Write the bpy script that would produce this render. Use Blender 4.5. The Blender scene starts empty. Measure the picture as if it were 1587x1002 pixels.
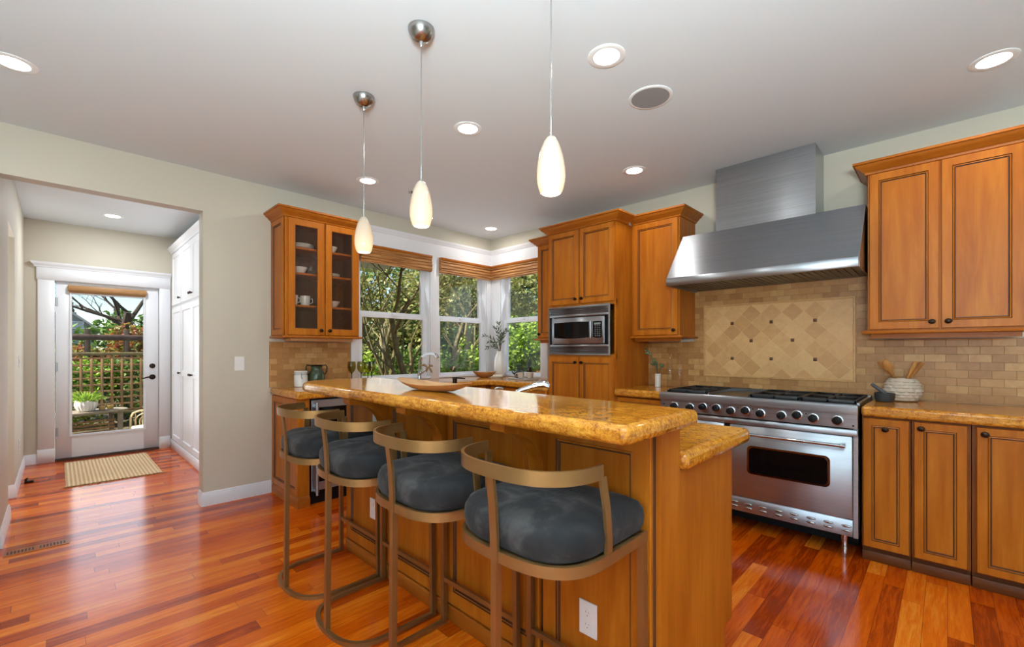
import bpy, math, random
import numpy as np
from mathutils import Vector, Matrix
PI = math.pi
S = bpy.context.scene
COL = S.collection

# ------------------------------------------------------------------ camera, sky, sun, exposure
H = 2.74                      # ceiling height
cam_data = bpy.data.cameras.new('camera')
cam = bpy.data.objects.new('camera', cam_data); COL.objects.link(cam)
cam.location = (-4.041, -4.339, 1.277)
cam.rotation_euler = (PI/2, 0, -math.radians(45.65))
cam_data.sensor_width = 36; cam_data.lens = 689.0/1587*36
cam_data.shift_y = 40.9/1587
cam_data.clip_start = 0.02; cam_data.clip_end = 300
S.camera = cam
S.view_settings.view_transform = 'Standard'
S.view_settings.look = 'None'
S.view_settings.gamma = 1
S.view_settings.exposure = 0.0
S.view_settings.use_curve_mapping = False
S.cycles.max_bounces = 9
S.cycles.diffuse_bounces = 5
S.cycles.glossy_bounces = 4
S.cycles.transmission_bounces = 6
S.cycles.transparent_max_bounces = 16
S.cycles.sample_clamp_indirect = 8
S.cycles.caustics_reflective = False
S.cycles.caustics_refractive = False

world = bpy.data.worlds.new('world'); S.world = world; world.use_nodes = True
wn = world.node_tree.nodes; wl = world.node_tree.links
sky = wn.new('ShaderNodeTexSky'); sky.sky_type = 'NISHITA'; sky.sun_disc = False
sky.sun_elevation = math.radians(42); sky.sun_rotation = math.radians(-90)
sky.air_density = 1.0; sky.dust_density = .3; sky.ozone_density = 2.2
wl.new(sky.outputs[0], wn['Background'].inputs[0]); wn['Background'].inputs[1].default_value = 0.22

def lamp(name, kind, loc, energy, color=(1, 1, 1), direction=(0, 0, -1), **kw):
    d = bpy.data.lights.new(name, kind); d.energy = energy; d.color = color
    for k, v in kw.items(): setattr(d, k, v)
    o = bpy.data.objects.new(name, d); COL.objects.link(o); o.location = loc
    o.rotation_euler = Vector(direction).to_track_quat('-Z', 'Y').to_euler()
    return o
lamp('sun', 'SUN', (0, 0, 20), 13.0, (1, .95, .86), (.66, -.02, -.75), angle=.02)
# fill lamps added behind the viewpoint, tilted up, at unseen rear and side windows
FILL_COL = (.66, .88, 1.0)
lamp('fill_lamp_rear', 'AREA', (-6.0, -8.72, 1.45), 34, FILL_COL, (.25, 1, .6), shape='RECTANGLE', size=3.2, size_y=1.7)
lamp('fill_lamp_side', 'AREA', (-7.7, -5.6, 1.45), 34, FILL_COL, (1, .1, .6), shape='RECTANGLE', size=3.6, size_y=1.7)
lamp('daylight_left_window', 'AREA', (-1.425, -.045, 1.58), 2.4, (.90, .97, 1.0), (0, -1, .3), shape='RECTANGLE', size=.86, size_y=1.15)
lamp('daylight_middle_window', 'AREA', (-.47, -.045, 1.58), 2.2, (.90, .97, 1.0), (0, -1, .3), shape='RECTANGLE', size=.76, size_y=1.15)
lamp('daylight_right_window', 'AREA', (-.045, -.53, 1.58), 2.4, (.90, .97, 1.0), (-1, 0, .3), shape='RECTANGLE', size=.68, size_y=1.15)
lamp('daylight_hall_door', 'AREA', (-3.597, 2.915, 1.11), 6, (.96, .98, 1.0), (0, -1, 0), shape='RECTANGLE', size=.65, size_y=1.64)
lamp('fill_lamp_hall', 'AREA', (-5.6, 1.1, 1.5), 42, (.86, .95, 1), (1, 0, .3), shape='RECTANGLE', size=1.1, size_y=1.2)  # added lamp in the unseen passage, brightens the hall

# fill lamp added behind the viewpoint, aimed up to brighten and neutralise the ceiling
lamp('fill_lamp_ceiling', 'AREA', (-4.55, -4.75, 1.55), 240, (.79, .95, 1.0), (.16, .16, 1), shape='DISK', size=.7)

# ------------------------------------------------------------------ materials
def lin(c):
    r = []
    for v in c[:3]:
        v = v/255.0
        r.append(v/12.92 if v <= .04045 else ((v+.055)/1.055)**2.4)
    return (r[0], r[1], r[2], 1)
class NT:
    def __init__(s, name):
        s.m = bpy.data.materials.new(name); s.m.use_nodes = True
        s.t = s.m.node_tree; s.b = s.t.nodes['Principled BSDF']
    def n(s, ty, ins=None, **kw):
        x = s.t.nodes.new('ShaderNode'+ty)
        for k, v in kw.items(): setattr(x, k, v)
        for k, v in (ins or {}).items(): s.set(x, k, v)
        return x
    def set(s, x, k, v):
        i = x.inputs[k]
        if isinstance(v, bpy.types.NodeSocket): s.t.links.new(v, i)
        elif isinstance(v, bpy.types.Node): s.t.links.new(v.outputs[0], i)
        else: i.default_value = v
    def P(s, **kw):
        for k, v in kw.items(): s.set(s.b, k.replace('_', ' '), v)
    def math(s, op, a, b=0.0, c=0.0):
        return s.n('Math', {0: a, 1: b, 2: c}, operation=op).outputs[0]
    def ramp(s, fac, stops, interp='LINEAR'):
        r = s.n('ValToRGB', {0: fac}); e = r.color_ramp.elements; r.color_ramp.interpolation = interp
        while len(e) < len(stops): e.new(.5)
        for q, (p, c) in zip(e, stops): q.position = p; q.color = c if len(c) == 4 else (*c, 1)
        return r.outputs[0]
    def coords(s, scale=(1, 1, 1), kind='Object', rot=(0, 0, 0)):
        t = s.n('TexCoord'); return s.n('Mapping', {0: t.outputs[kind], 'Scale': scale, 'Rotation': rot}).outputs[0]
    def noise(s, vec, scale, detail=3, rough=.55, dist=0):
        x = s.n('TexNoise', {'Vector': vec, 'Scale': scale, 'Detail': detail, 'Roughness': rough, 'Distortion': dist}); return x.outputs[0]
    def mix(s, f, a, b, blend='MIX'):
        x = s.n('MixRGB', {0: f, 1: a, 2: b}, blend_type=blend); return x.outputs[0]
    def bump(s, h, strength=.2, dist=.002):
        s.set(s.b, 'Normal', s.n('Bump', {'Strength': strength, 'Distance': dist, 'Height': h}).outputs[0])

def plain(name, col, rough=.5, metal=0, var=.0, vscale=6, bump=0, bscale=60, **kw):
    t = NT(name); c = lin(col)
    if var:
        n = t.noise(t.coords(), vscale, 3)
        t.P(Base_Color=t.ramp(n, [(.3, tuple(v*(1-var) for v in c[:3])), (.7, tuple(min(1, v*(1+var)) for v in c[:3]))]))
    else: t.P(Base_Color=c)
    t.P(Roughness=rough, Metallic=metal)
    if bump: t.bump(t.noise(t.coords(), bscale, 2), bump, .003)
    for k, v in kw.items(): t.P(**{k: v})
    return t.m

def wood(name, a, b, c, axis=2, rough=.38, fine=1.0):
    t = NT(name)
    sc = [9, 9, 9]; sc[axis] = 1.1
    n1 = t.noise(t.coords(tuple(sc)), 1.6, 4, .6, .6)
    sc = [70, 70, 70]; sc[axis] = 3.0
    n2 = t.noise(t.coords(tuple(sc)), 1.5, 2, .5)
    col = t.ramp(n1, [(.28, lin(a)), (.5, lin(b)), (.74, lin(c))])
    g = t.ramp(n2, [(.35, (1-.17*fine,)*3), (.6, (1, 1, 1))])
    t.P(Base_Color=t.mix(1.0, col, g, 'MULTIPLY'), Roughness=rough, Specular_IOR_Level=.2)
    return t.m

MAPLE = wood('maple_stained', (160, 84, 16), (176, 99, 22), (190, 114, 31), fine=.45)
MAPLE_H = wood('maple_stained_rail', (152, 78, 17), (166, 92, 23), (180, 105, 31), axis=1, fine=.45)
GLAZE = plain('dark_glaze', (84, 46, 22), .5)
CABIN = wood('cabinet_inside', (96, 58, 34), (108, 68, 40), (122, 78, 46))
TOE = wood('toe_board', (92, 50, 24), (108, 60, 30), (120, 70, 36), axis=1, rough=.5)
def floor_mat():
    t = NT('jatoba_floor')
    g = t.n('NewGeometry'); sp = t.n('SeparateXYZ', {0: g.outputs['Position']})
    x, y = sp.outputs[0], sp.outputs[1]
    W = .0835
    row = t.math('FLOOR', t.math('DIVIDE', y, W))
    rnd = t.n('TexWhiteNoise', {'W': row}, noise_dimensions='1D')
    ln = t.math('ADD', t.math('MULTIPLY', rnd.outputs[0], .7), .75)
    xs = t.math('DIVIDE', t.math('ADD', x, t.math('MULTIPLY', rnd.outputs[0], 37.3)), ln)
    colm = t.math('FLOOR', xs)
    cv = t.n('CombineXYZ', {0: row, 1: colm, 2: 3.3})
    pr = t.n('TexWhiteNoise', {'Vector': cv}, noise_dimensions='3D')
    v = pr.outputs[0]
    gx = t.n('CombineXYZ', {0: t.math('MULTIPLY', x, 2.2), 1: t.math('MULTIPLY', y, 26), 2: t.math('MULTIPLY', v, 40)})
    n1 = t.noise(gx, 1.6, 5, .65, .8)
    gf = t.n('CombineXYZ', {0: t.math('MULTIPLY', x, 9), 1: t.math('MULTIPLY', y, 160), 2: t.math('MULTIPLY', v, 17)})
    n2 = t.noise(gf, 1.4, 2, .5)
    f = t.math('ADD', t.math('MULTIPLY', v, .70), t.math('MULTIPLY', t.math('SUBTRACT', n1, .5), .95))
    f = t.math('ADD', f, t.math('MULTIPLY', t.math('SUBTRACT', n2, .5), .3))
    col = t.ramp(f, [(-.1, lin((142, 46, 3))), (.15, lin((178, 66, 3))), (.42, lin((206, 88, 5))), (.62, lin((222, 108, 15))), (.85, lin((234, 140, 42)))])
    fy = t.math('FRACT', t.math('DIVIDE', y, W)); fx = t.math('FRACT', xs)
    e1 = t.math('LESS_THAN', t.math('MINIMUM', fy, t.math('SUBTRACT', 1.0, fy)), .010)
    e2 = t.math('LESS_THAN', t.math('MINIMUM', fx, t.math('SUBTRACT', 1.0, fx)), .0010)
    e = t.math('MAXIMUM', e1, e2)
    col = t.mix(t.math('MULTIPLY', e, .75), col, lin((50, 18, 8)))
    t.P(Base_Color=col, Roughness=t.math('ADD', .13, t.math('MULTIPLY', n2, .06)), Specular_IOR_Level=.34)
    t.bump(t.math('SUBTRACT', t.math('MULTIPLY', n2, .12), e), .12, .001)
    return t.m
FLOOR = floor_mat()
def granite():
    t = NT('golden_granite')
    v = t.coords()
    big = t.noise(v, 4.0, 4, .6, 1.2)
    mid = t.noise(t.coords((1, .45, 1)), 62, 5, .7, .35)
    fin = t.noise(v, 170, 2, .6)
    f = t.math('ADD', t.math('MULTIPLY', big, .35), t.math('ADD', t.math('MULTIPLY', mid, .62), t.math('MULTIPLY', t.math('SUBTRACT', fin, .5), .34)))
    col = t.ramp(f, [(.28, lin((98, 56, 22))), (.40, lin((168, 98, 26))), (.49, lin((204, 134, 40))), (.58, lin((220, 154, 54))), (.72, lin((236, 186, 92)))])
    sp = t.ramp(t.noise(v, 95, 3, .8), [(.33, (.14, .09, .06)), (.42, (1, 1, 1))])
    t.P(Base_Color=t.mix(.4, col, t.mix(1.0, col, sp, 'MULTIPLY')), Roughness=.11, Specular_IOR_Level=.5)
    return t.m
GRANITE = granite()
def tile(name, uaxis, W=.102, Ht=.0508, diag=False):
    t = NT(name)
    g = t.n('NewGeometry'); sp = t.n('SeparateXYZ', {0: g.outputs['Position']})
    u, z = sp.outputs[uaxis], sp.outputs[2]
    if diag:
        k = 1/math.sqrt(2)
        uu = t.math('ADD', u, 3.327); zz = t.math('SUBTRACT', z, 1.205)
        a = t.math('MULTIPLY', t.math('ADD', uu, zz), k); b = t.math('MULTIPLY', t.math('SUBTRACT', zz, uu), k)
        fa, fb = t.math('DIVIDE', a, W), t.math('DIVIDE', b, W)
    else:
        fb = t.math('DIVIDE', t.math('SUBTRACT', z, .944), Ht)
        r = t.math('FLOOR', fb)
        fa = t.math('ADD', t.math('DIVIDE', u, W), t.math('MULTIPLY', t.math('MODULO', t.math('ABSOLUTE', r), 2), .5))
        Hh = Ht
    ia, ib = t.math('FLOOR', fa), t.math('FLOOR', fb)
    rn = t.n('TexWhiteNoise', {'Vector': t.n('CombineXYZ', {0: ia, 1: ib, 2: 1.7}).outputs[0]}, noise_dimensions='3D').outputs[0]
    ra, rb = t.math('FRACT', fa), t.math('FRACT', fb)
    da = t.math('MULTIPLY', t.math('MINIMUM', ra, t.math('SUBTRACT', 1.0, ra)), W)
    db = t.math('MULTIPLY', t.math('MINIMUM', rb, t.math('SUBTRACT', 1.0, rb)), W if diag else Ht)
    ed = t.math('MINIMUM', da, db)
    gr = t.math('LESS_THAN', ed, .0013)
    ns = t.noise(g.outputs['Position'], 22, 5, .65, .5)
    f = t.math('ADD', t.math('MULTIPLY', rn, .62), t.math('MULTIPLY', t.math('SUBTRACT', ns, .3), .7))
    if diag: st = [(.0, lin((182, 132, 79))), (.45, lin((204, 155, 100))), (.9, lin((222, 178, 122)))]
    else: st = [(.05, lin((154, 103, 54))), (.35, lin((170, 121, 68))), (.6, lin((182, 134, 79))), (.95, lin((206, 163, 107)))]
    col = t.mix(gr, t.ramp(f, st), lin((146, 106, 66)) if not diag else lin((216, 176, 120)))
    t.P(Base_Color=col, Roughness=.42)
    t.bump(t.n('MapRange', {0: ed, 1: 0.0, 2: .003}).outputs[0], .35, .002)
    return t.m
TILE_R = tile('travertine_subway_hood_wall', 1)
TILE_L = tile('travertine_subway_window_wall', 0)
TILE_D = tile('travertine_diagonal', 1, W=.1050, diag=True)
LINER = plain('travertine_liner', (200, 152, 96), .45, var=.12, vscale=40)
INSERT = plain('brown_tile_insert', (92, 52, 30), .3, var=.2, vscale=50)
WALL = plain('greige_paint', (200, 192, 175), .6)
WHITE = plain('white_trim_paint', (228, 229, 233), .35)
CEIL = plain('ceiling_paint', (218, 225, 229), .75)
WHITEP = plain('white_plastic', (238, 238, 236), .35)
def steel(name, base, rough, axis=1, stretch=2.0, amt=.05):
    t = NT(name)
    sc = [260, 260, 260]; sc[axis] = stretch
    n = t.noise(t.coords(tuple(sc)), 1.0, 2, .5)
    big = t.noise(t.coords(), 2.5, 2)
    c = lin(base)
    t.P(Base_Color=t.ramp(n, [(.3, tuple(v*.88 for v in c[:3])), (.7, tuple(min(1, v*1.1) for v in c[:3]))]), Metallic=1.0,
        Roughness=t.math('ADD', rough, t.math('MULTIPLY', big, .10)))
    t.P(Anisotropic=.85, Anisotropic_Rotation=.25)
    tg = t.n('VectorMath', {0: (.013, .021, 1), 1: t.n('NewGeometry').outputs['Normal']}, operation='CROSS_PRODUCT')
    t.set(t.b, 'Tangent', tg.outputs[0])
    t.bump(n, amt, .0008)
    return t.m
STEEL = steel('brushed_stainless', (176, 182, 189), .30)
STEELD = steel('dark_stainless', (120, 121, 124), .3)
CHROME = plain('chrome', (205, 206, 210), .08, 1)
NICKEL = plain('brushed_nickel', (170, 168, 165), .24, 1)
BLACKI = plain('cast_iron_black', (22, 22, 24), .5, bump=.25, bscale=220)
BLACK = plain('black_plastic', (14, 14, 15), .55, Specular_IOR_Level=.25)
BLACKG = plain('black_glass', (8, 8, 9), .07, Specular_IOR_Level=.3)
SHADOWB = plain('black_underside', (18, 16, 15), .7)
BRONZE = plain('oil_rubbed_bronze', (46, 32, 24), .32, .8)
BRASS = plain('satin_brass_paint', (156, 118, 72), .36, .75, var=.06, vscale=14)
def velvet():
    t = NT('charcoal_velvet')
    v = t.coords()
    n = t.noise(v, 5.5, 4, .6, 1.0); n2 = t.noise(v, 260, 2)
    t.P(Base_Color=t.ramp(n, [(.38, lin((22, 22, 24))), (.54, lin((36, 35, 36))), (.68, lin((72, 69, 68)))]), Roughness=.85,  # lightest ramp stop paints the cushion's mottled highlights
        Sheen_Weight=.22, Sheen_Roughness=.35, Sheen_Tint=lin((160, 160, 164)))
    pl = t.noise(t.coords((26, 26, 3)), 2.0, 2)
    t.bump(t.math('ADD', pl, t.math('MULTIPLY', n2, .15)), .35, .006)
    return t.m
VELVET = velvet()
def glass_pane(name, tint=(1, 1, 1), refl=1.0, wavy=0):
    t = NT(name); nt = t.t; nt.nodes.remove(t.b)
    tr = t.n('BsdfTransparent', {0: (*tint, 1)}); gl = t.n('BsdfGlossy', {0: (1, 1, 1, 1), 'Roughness': .0})
    fr = t.n('Fresnel', {'IOR': 1.45})
    if wavy:
        bp = t.n('Bump', {'Strength': wavy, 'Distance': .004, 'Height': t.noise(t.coords(), 38, 2)})
        for q in (gl, fr): t.set(q, 'Normal', bp.outputs[0])
    geo = t.n('NewGeometry')
    front = t.math('MULTIPLY', t.math('SUBTRACT', 1.0, geo.outputs['Backfacing']), refl)
    mx = t.n('MixShader', {0: t.math('MULTIPLY', fr.outputs[0], front), 1: tr.outputs[0], 2: gl.outputs[0]})
    nt.links.new(mx.outputs[0], nt.nodes['Material Output'].inputs[0])
    return t.m
PANE = glass_pane('window_glass')
SEEDED = glass_pane('seeded_cabinet_glass', (.94, .91, .88), 1.3, .35)
CLEAR = glass_pane('clear_bottle_glass', (.985, .985, .975), 1.1)
OLIVEG = glass_pane('olive_glass', (.55, .52, .22), 1.6)
AMBERG = glass_pane('amber_drink', (.85, .72, .42), 1.0)
def emis(name, col, strength):
    t = NT(name); t.P(Base_Color=(.9, .9, .9, 1), Emission_Color=(*col, 1), Emission_Strength=strength); return t.m
LED = emis('downlight_lens', (1, .97, .92), 9.0)
BULB = emis('pendant_bulb', (1, .90, .70), 3.2)
def shade_mat():
    t = NT('opal_glass_shade'); nt = t.t; nt.nodes.remove(t.b)
    df = t.n('BsdfDiffuse', {0: lin((244, 228, 208))}); tl = t.n('BsdfTranslucent', {0: lin((250, 226, 190))})
    m1 = t.n('MixShader', {0: .5, 1: df.outputs[0], 2: tl.outputs[0]})
    gl = t.n('BsdfGlossy', {0: (1, 1, 1, 1), 'Roughness': .12})
    m2 = t.n('MixShader', {0: t.n('Fresnel', {'IOR': 1.4}).outputs[0], 1: m1.outputs[0], 2: gl.outputs[0]})
    nt.links.new(m2.outputs[0], nt.nodes['Material Output'].inputs[0]); return t.m
OPAL = shade_mat()
CER = plain('white_ceramic', (226, 222, 216), .25)
CERM = plain('matte_cream_ceramic', (206, 190, 172), .7, var=.05, vscale=20)
GREENC = plain('green_glaze', (52, 66, 44), .18, var=.2, vscale=12)
STONE = plain('dark_granite_mortar', (46, 48, 50), .6, var=.3, vscale=120)
IRON = plain('black_teapot_iron', (40, 42, 44), .5, .3, bump=.2, bscale=160)
BOWLW = wood('pale_carved_wood', (176, 128, 84), (196, 150, 104), (212, 170, 124), axis=1, rough=.5)
BOWLD = wood('honey_carved_wood', (150, 96, 48), (172, 116, 62), (190, 136, 80), axis=0, rough=.5)
UTEN = wood('utensil_wood', (150, 96, 44), (178, 120, 62), (204, 150, 90), rough=.5)
LINEN = plain('cream_linen', (206, 190, 160), .9, var=.08, vscale=40, bump=.2, bscale=400)
SAGE = plain('olive_leaf', (74, 86, 58), .55, var=.35, vscale=60)
EUCA = plain('eucalyptus_leaf', (92, 124, 92), .55, var=.35, vscale=60)
STEM = plain('twig_brown', (92, 78, 54), .7)
DRY = plain('bronze_petal', (150, 124, 86), .45, .2, var=.2, vscale=60)
def blind_mat():
    t = NT('woven_bamboo')
    g = t.n('NewGeometry'); sp = t.n('SeparateXYZ', {0: g.outputs['Position']})
    along = t.math('ADD', sp.outputs[0], sp.outputs[1])
    v = t.n('CombineXYZ', {0: t.math('MULTIPLY', along, 3.0), 1: 0.0, 2: t.math('MULTIPLY', sp.outputs[2], 85)})
    n = t.noise(v.outputs[0], 1.0, 3, .6)
    t.P(Base_Color=t.ramp(n, [(.32, lin((98, 58, 26))), (.46, lin((164, 108, 54))), (.66, lin((212, 160, 98)))]), Roughness=.6)
    t.bump(n, .5, .003); return t.m
BLIND = blind_mat()
def rug_mat():
    t = NT('jute_weave')
    sp = t.n('SeparateXYZ', {0: t.coords()})
    sx = t.math('SINE', t.math('MULTIPLY', sp.outputs[0], 2*PI/.030))
    sy = t.math('SINE', t.math('MULTIPLY', sp.outputs[1], 2*PI/.034))
    h = t.math('ADD', t.math('MULTIPLY', sx, .6), t.math('MULTIPLY', t.math('MULTIPLY', sx, sy), .4))
    n = t.noise(t.coords(), 90, 3)
    f = t.math('ADD', t.math('MULTIPLY', h, .28), t.math('ADD', .45, t.math('MULTIPLY', t.math('SUBTRACT', n, .5), .5)))
    t.P(Base_Color=t.ramp(f, [(.1, lin((156, 114, 70))), (.42, lin((212, 178, 130))), (.72, lin((236, 218, 186)))]), Roughness=.95)
    t.bump(h, .6, .006); return t.m
JUTE = rug_mat()
JUTEF = plain('jute_fringe_fibre', (166, 122, 76), .95)
def leaf(name, cols):
    t = NT(name)
    g = t.n('NewGeometry')
    t.P(Base_Color=t.ramp(g.outputs['Random Per Island'], [(i/(len(cols)-1), lin(c)) for i, c in enumerate(cols)]), Roughness=.55)
    nt = t.t
    tl = t.n('BsdfTranslucent', {0: t.b.inputs['Base Color'].links[0].from_socket})
    mx = t.n('MixShader', {0: .35, 1: t.b.outputs[0], 2: tl.outputs[0]})
    nt.links.new(mx.outputs[0], nt.nodes['Material Output'].inputs[0]); return t.m
LEAF_BRIGHT = leaf('bright_green_leaf', [(96, 132, 34), (140, 172, 50), (176, 200, 76)])
LEAF_MID = leaf('mid_green_leaf', [(52, 84, 28), (86, 122, 42), (122, 152, 58)])
LEAF_DARK = leaf('conifer_needle', [(44, 66, 40), (66, 92, 54), (92, 116, 68)])
LEAF_OLIVE = leaf('olive_spring_leaf', [(96, 104, 52), (136, 140, 74), (172, 172, 104)])
LEAF_RED = leaf('red_new_growth_leaf', [(122, 62, 36), (168, 92, 52), (140, 140, 54), (96, 128, 44)])
BARK = plain('mossy_bark', (112, 102, 66), .9, var=.35, vscale=14, bump=.5, bscale=40)
BARKD = plain('dark_bark', (58, 46, 36), .9, var=.3, vscale=14)
FENCE = wood('weathered_cedar', (104, 74, 50), (128, 94, 66), (146, 112, 82), rough=.8)
TRELL = wood('trellis_cedar', (128, 96, 62), (152, 118, 80), (170, 138, 98), rough=.8)
GREYW = wood('grey_teak', (118, 108, 92), (138, 128, 110), (156, 146, 126), axis=0, rough=.7)
RATTAN = plain('cream_rattan', (222, 196, 150), .5)
GROUND = plain('garden_soil', (92, 84, 58), .95, var=.3, vscale=3)
PAVER = plain('grey_patio_gravel', (134, 130, 124), .9, var=.25, vscale=60)
GRASSG = leaf('grass_blade', [(80, 118, 30), (120, 156, 44), (160, 188, 70)])
SIDING = plain('grey_siding', (138, 150, 152), .7)
ROOFM = plain('grey_roof_shingle', (120, 116, 116), .8, var=.15, vscale=30)
ROOFR = plain('terracotta_roof', (170, 84, 66), .8, var=.15, vscale=30)
HINGE = plain('satin_nickel_hinge', (176, 176, 178), .35, .8)
SPEAKG = plain('speaker_mesh', (150, 150, 152), .7, bump=.4, bscale=900)
DISPLAY = plain('keypad_grey', (92, 92, 94), .4)
# ------------------------------------------------------------------ mesh helpers
class MB:
    def __init__(s): s.v = []; s.f = []; s.mi = []
    def add(s, vs, fs, m=0):
        o = len(s.v); s.v += [tuple(p) for p in vs]; s.f += [tuple(i+o for i in f) for f in fs]; s.mi += [m]*len(fs); return s
    def box(s, x0, y0, z0, x1, y1, z1, m=0):
        x0, x1 = min(x0, x1), max(x0, x1); y0, y1 = min(y0, y1), max(y0, y1); z0, z1 = min(z0, z1), max(z0, z1)
        v = [(x0,y0,z0),(x1,y0,z0),(x1,y1,z0),(x0,y1,z0),(x0,y0,z1),(x1,y0,z1),(x1,y1,z1),(x0,y1,z1)]
        return s.add(v, [(0,3,2,1),(4,5,6,7),(0,1,5,4),(1,2,6,5),(2,3,7,6),(3,0,4,7)], m)
    def cbox(s, x0, y0, z0, x1, y1, z1, c=.003, m=0):
        # box with chamfered edges
        x0, x1 = min(x0, x1), max(x0, x1); y0, y1 = min(y0, y1), max(y0, y1); z0, z1 = min(z0, z1), max(z0, z1)
        c = min(c, (x1-x0)*.45, (y1-y0)*.45, (z1-z0)*.45)
        def loop(z, i): return [(x0+i+c,y0+i,z),(x1-i-c,y0+i,z),(x1-i,y0+i+c,z),(x1-i,y1-i-c,z),(x1-i-c,y1-i,z),(x0+i+c,y1-i,z),(x0+i,y1-i-c,z),(x0+i,y0+i+c,z)]
        return s.loft([loop(z0, c*.6), loop(z0+c, 0), loop(z1-c, 0), loop(z1, c*.6)], m=m)
    def loft(s, loops, m=0, caps=True, closed=True, wrap=False):
        n = len(loops[0]); o = len(s.v)
        for l in loops: s.v += [tuple(p) for p in l]
        k = len(loops); fs = []
        for a in range(k if wrap else k-1):
            b = (a+1) % k
            for i in range(n if closed else n-1):
                j = (i+1) % n
                fs.append((o+a*n+i, o+a*n+j, o+b*n+j, o+b*n+i))
        if caps and not wrap and closed:
            fs.append(tuple(o+i for i in reversed(range(n)))); fs.append(tuple(o+(k-1)*n+i for i in range(n)))
        s.f += fs; s.mi += [m]*len(fs); return s
    def extr(s, poly, axis, a0, a1, m=0):
        # poly: 2-D points in the other two axes (x,y,z order), extruded along axis
        def P(p, a): l = list(p); l.insert(axis, a); return tuple(l)
        return s.loft([[P(p, a0) for p in poly], [P(p, a1) for p in poly]], m)
    def lathe(s, prof, c=(0,0,0), seg=24, m=0, caps=True, arc=None, axis=2):
        loops = []
        for r, z in prof:
            l = []
            for i in range(seg):
                a = 2*PI*i/seg
                p = (r*math.cos(a), r*math.sin(a), z)
                if axis == 0: p = (z, p[0], p[1])
                if axis == 1: p = (p[1], z, p[0])
                l.append((c[0]+p[0], c[1]+p[1], c[2]+p[2]))
            loops.append(l)
        return s.loft(loops, m, caps)
    def sweep(s, pts, sec, closed=False, m=0, up=None):
        # pts: path, sec: list of (side, up) or a function of index
        pts = [Vector(p) for p in pts]; n = len(pts); loops = []; ref = None
        for i, p in enumerate(pts):
            a = pts[(i-1) % n] if (closed or i > 0) else p
            b = pts[(i+1) % n] if (closed or i < n-1) else p
            t = (b-a)
            t = t.normalized() if t.length > 1e-9 else Vector((0,0,1))
            if up is not None:
                sd = t.cross(Vector(up)).normalized(); u = sd.cross(t).normalized()
            else:
                if ref is None: ref = t.orthogonal().normalized()
                u = (ref - t*ref.dot(t)).normalized(); ref = u; sd = t.cross(u)
            sc = sec(i) if callable(sec) else sec
            loops.append([p + sd*q[0] + u*q[1] for q in sc])
        return s.loft(loops, m, caps=not closed, wrap=closed)
    def tube(s, pts, r, seg=8, closed=False, m=0):
        rr = r if isinstance(r, (list, tuple)) else [r]*len(pts)
        cs = [(math.cos(2*PI*k/seg), math.sin(2*PI*k/seg)) for k in range(seg)]
        return s.sweep(pts, lambda i: [(a*rr[i], b*rr[i]) for a, b in cs], closed, m)
    def ball(s, c, rx, ry=None, rz=None, seg=14, rings=8, m=0):
        ry = rx if ry is None else ry; rz = rx if rz is None else rz
        o = len(s.v); fs = []
        s.v.append((c[0], c[1], c[2]-rz))
        for i in range(1, rings):
            ph = -PI/2+PI*i/rings
            for j in range(seg):
                a = 2*PI*j/seg; s.v.append((c[0]+rx*math.cos(ph)*math.cos(a), c[1]+ry*math.cos(ph)*math.sin(a), c[2]+rz*math.sin(ph)))
        s.v.append((c[0], c[1], c[2]+rz)); top = len(s.v)-1
        for j in range(seg):
            k = (j+1) % seg
            fs.append((o, o+1+k, o+1+j)); fs.append((top, top-seg+j, top-seg+k))
            for i in range(rings-2):
                b = o+1+i*seg; fs.append((b+j, b+k, b+seg+k, b+seg+j))
        s.f += fs; s.mi += [m]*len(fs); return s
    def rings(s, O, u, n, w, h, prof, mats, back=0.0):
        # framed panel: nested rectangles (inset, depth) from the outer edge inwards; local axes u (width), z, n (outward)
        O = Vector(O); u = Vector(u); n = Vector(n); z = Vector((0,0,1)); loops = []
        for ins, d in prof:
            loops.append([O+u*ins+z*ins+n*d, O+u*(w-ins)+z*ins+n*d, O+u*(w-ins)+z*(h-ins)+n*d, O+u*ins+z*(h-ins)+n*d])
        flip = u.cross(z).dot(n) < 0
        o = len(s.v)
        for l in loops: s.v += [tuple(p) for p in l]
        for a in range(len(loops)-1):
            for i in range(4):
                j = (i+1) % 4; f = (o+a*4+i, o+a*4+j, o+a*4+4+j, o+a*4+4+i)
                s.f.append(tuple(reversed(f)) if flip else f); s.mi.append(mats[a])
        f = tuple(o+(len(loops)-1)*4+i for i in range(4)); s.f.append(tuple(reversed(f)) if flip else f); s.mi.append(mats[-1])
        f = tuple(o+i for i in (3,2,1,0)); s.f.append(tuple(reversed(f)) if flip else f); s.mi.append(0)
        return s
    def door(s, O, u, n, w, h, t=.02, fw=.056, m=0, g=1):
        # cabinet door with recessed panel, bead and dark glaze in the grooves
        return s.rings(O, u, n, w, h, [(0,0),(0,t-.003),(.003,t),(fw,t),(fw+.003,t-.006),(fw+.009,t-.004),(fw+.013,t-.010),(fw+.016,t-.010)],
                       [m,m,m,g,m,g,g,m])
    def frame(s, O, u, n, w, h, t, fw, m=0):
        # open rectangular frame
        O = Vector(O); u = Vector(u); n = Vector(n); z = Vector((0,0,1))
        def q(i, d): return [O+u*i+z*i+n*d, O+u*(w-i)+z*i+n*d, O+u*(w-i)+z*(h-i)+n*d, O+u*i+z*(h-i)+n*d]
        return s.loft([q(0,0), q(0,t-.002), q(.002,t), q(fw-.002,t), q(fw,t-.003), q(fw,0)], m, wrap=True)
    def quad(s, a, b, c, d, m=0): return s.add([a,b,c,d], [(0,1,2,3)], m)

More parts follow.
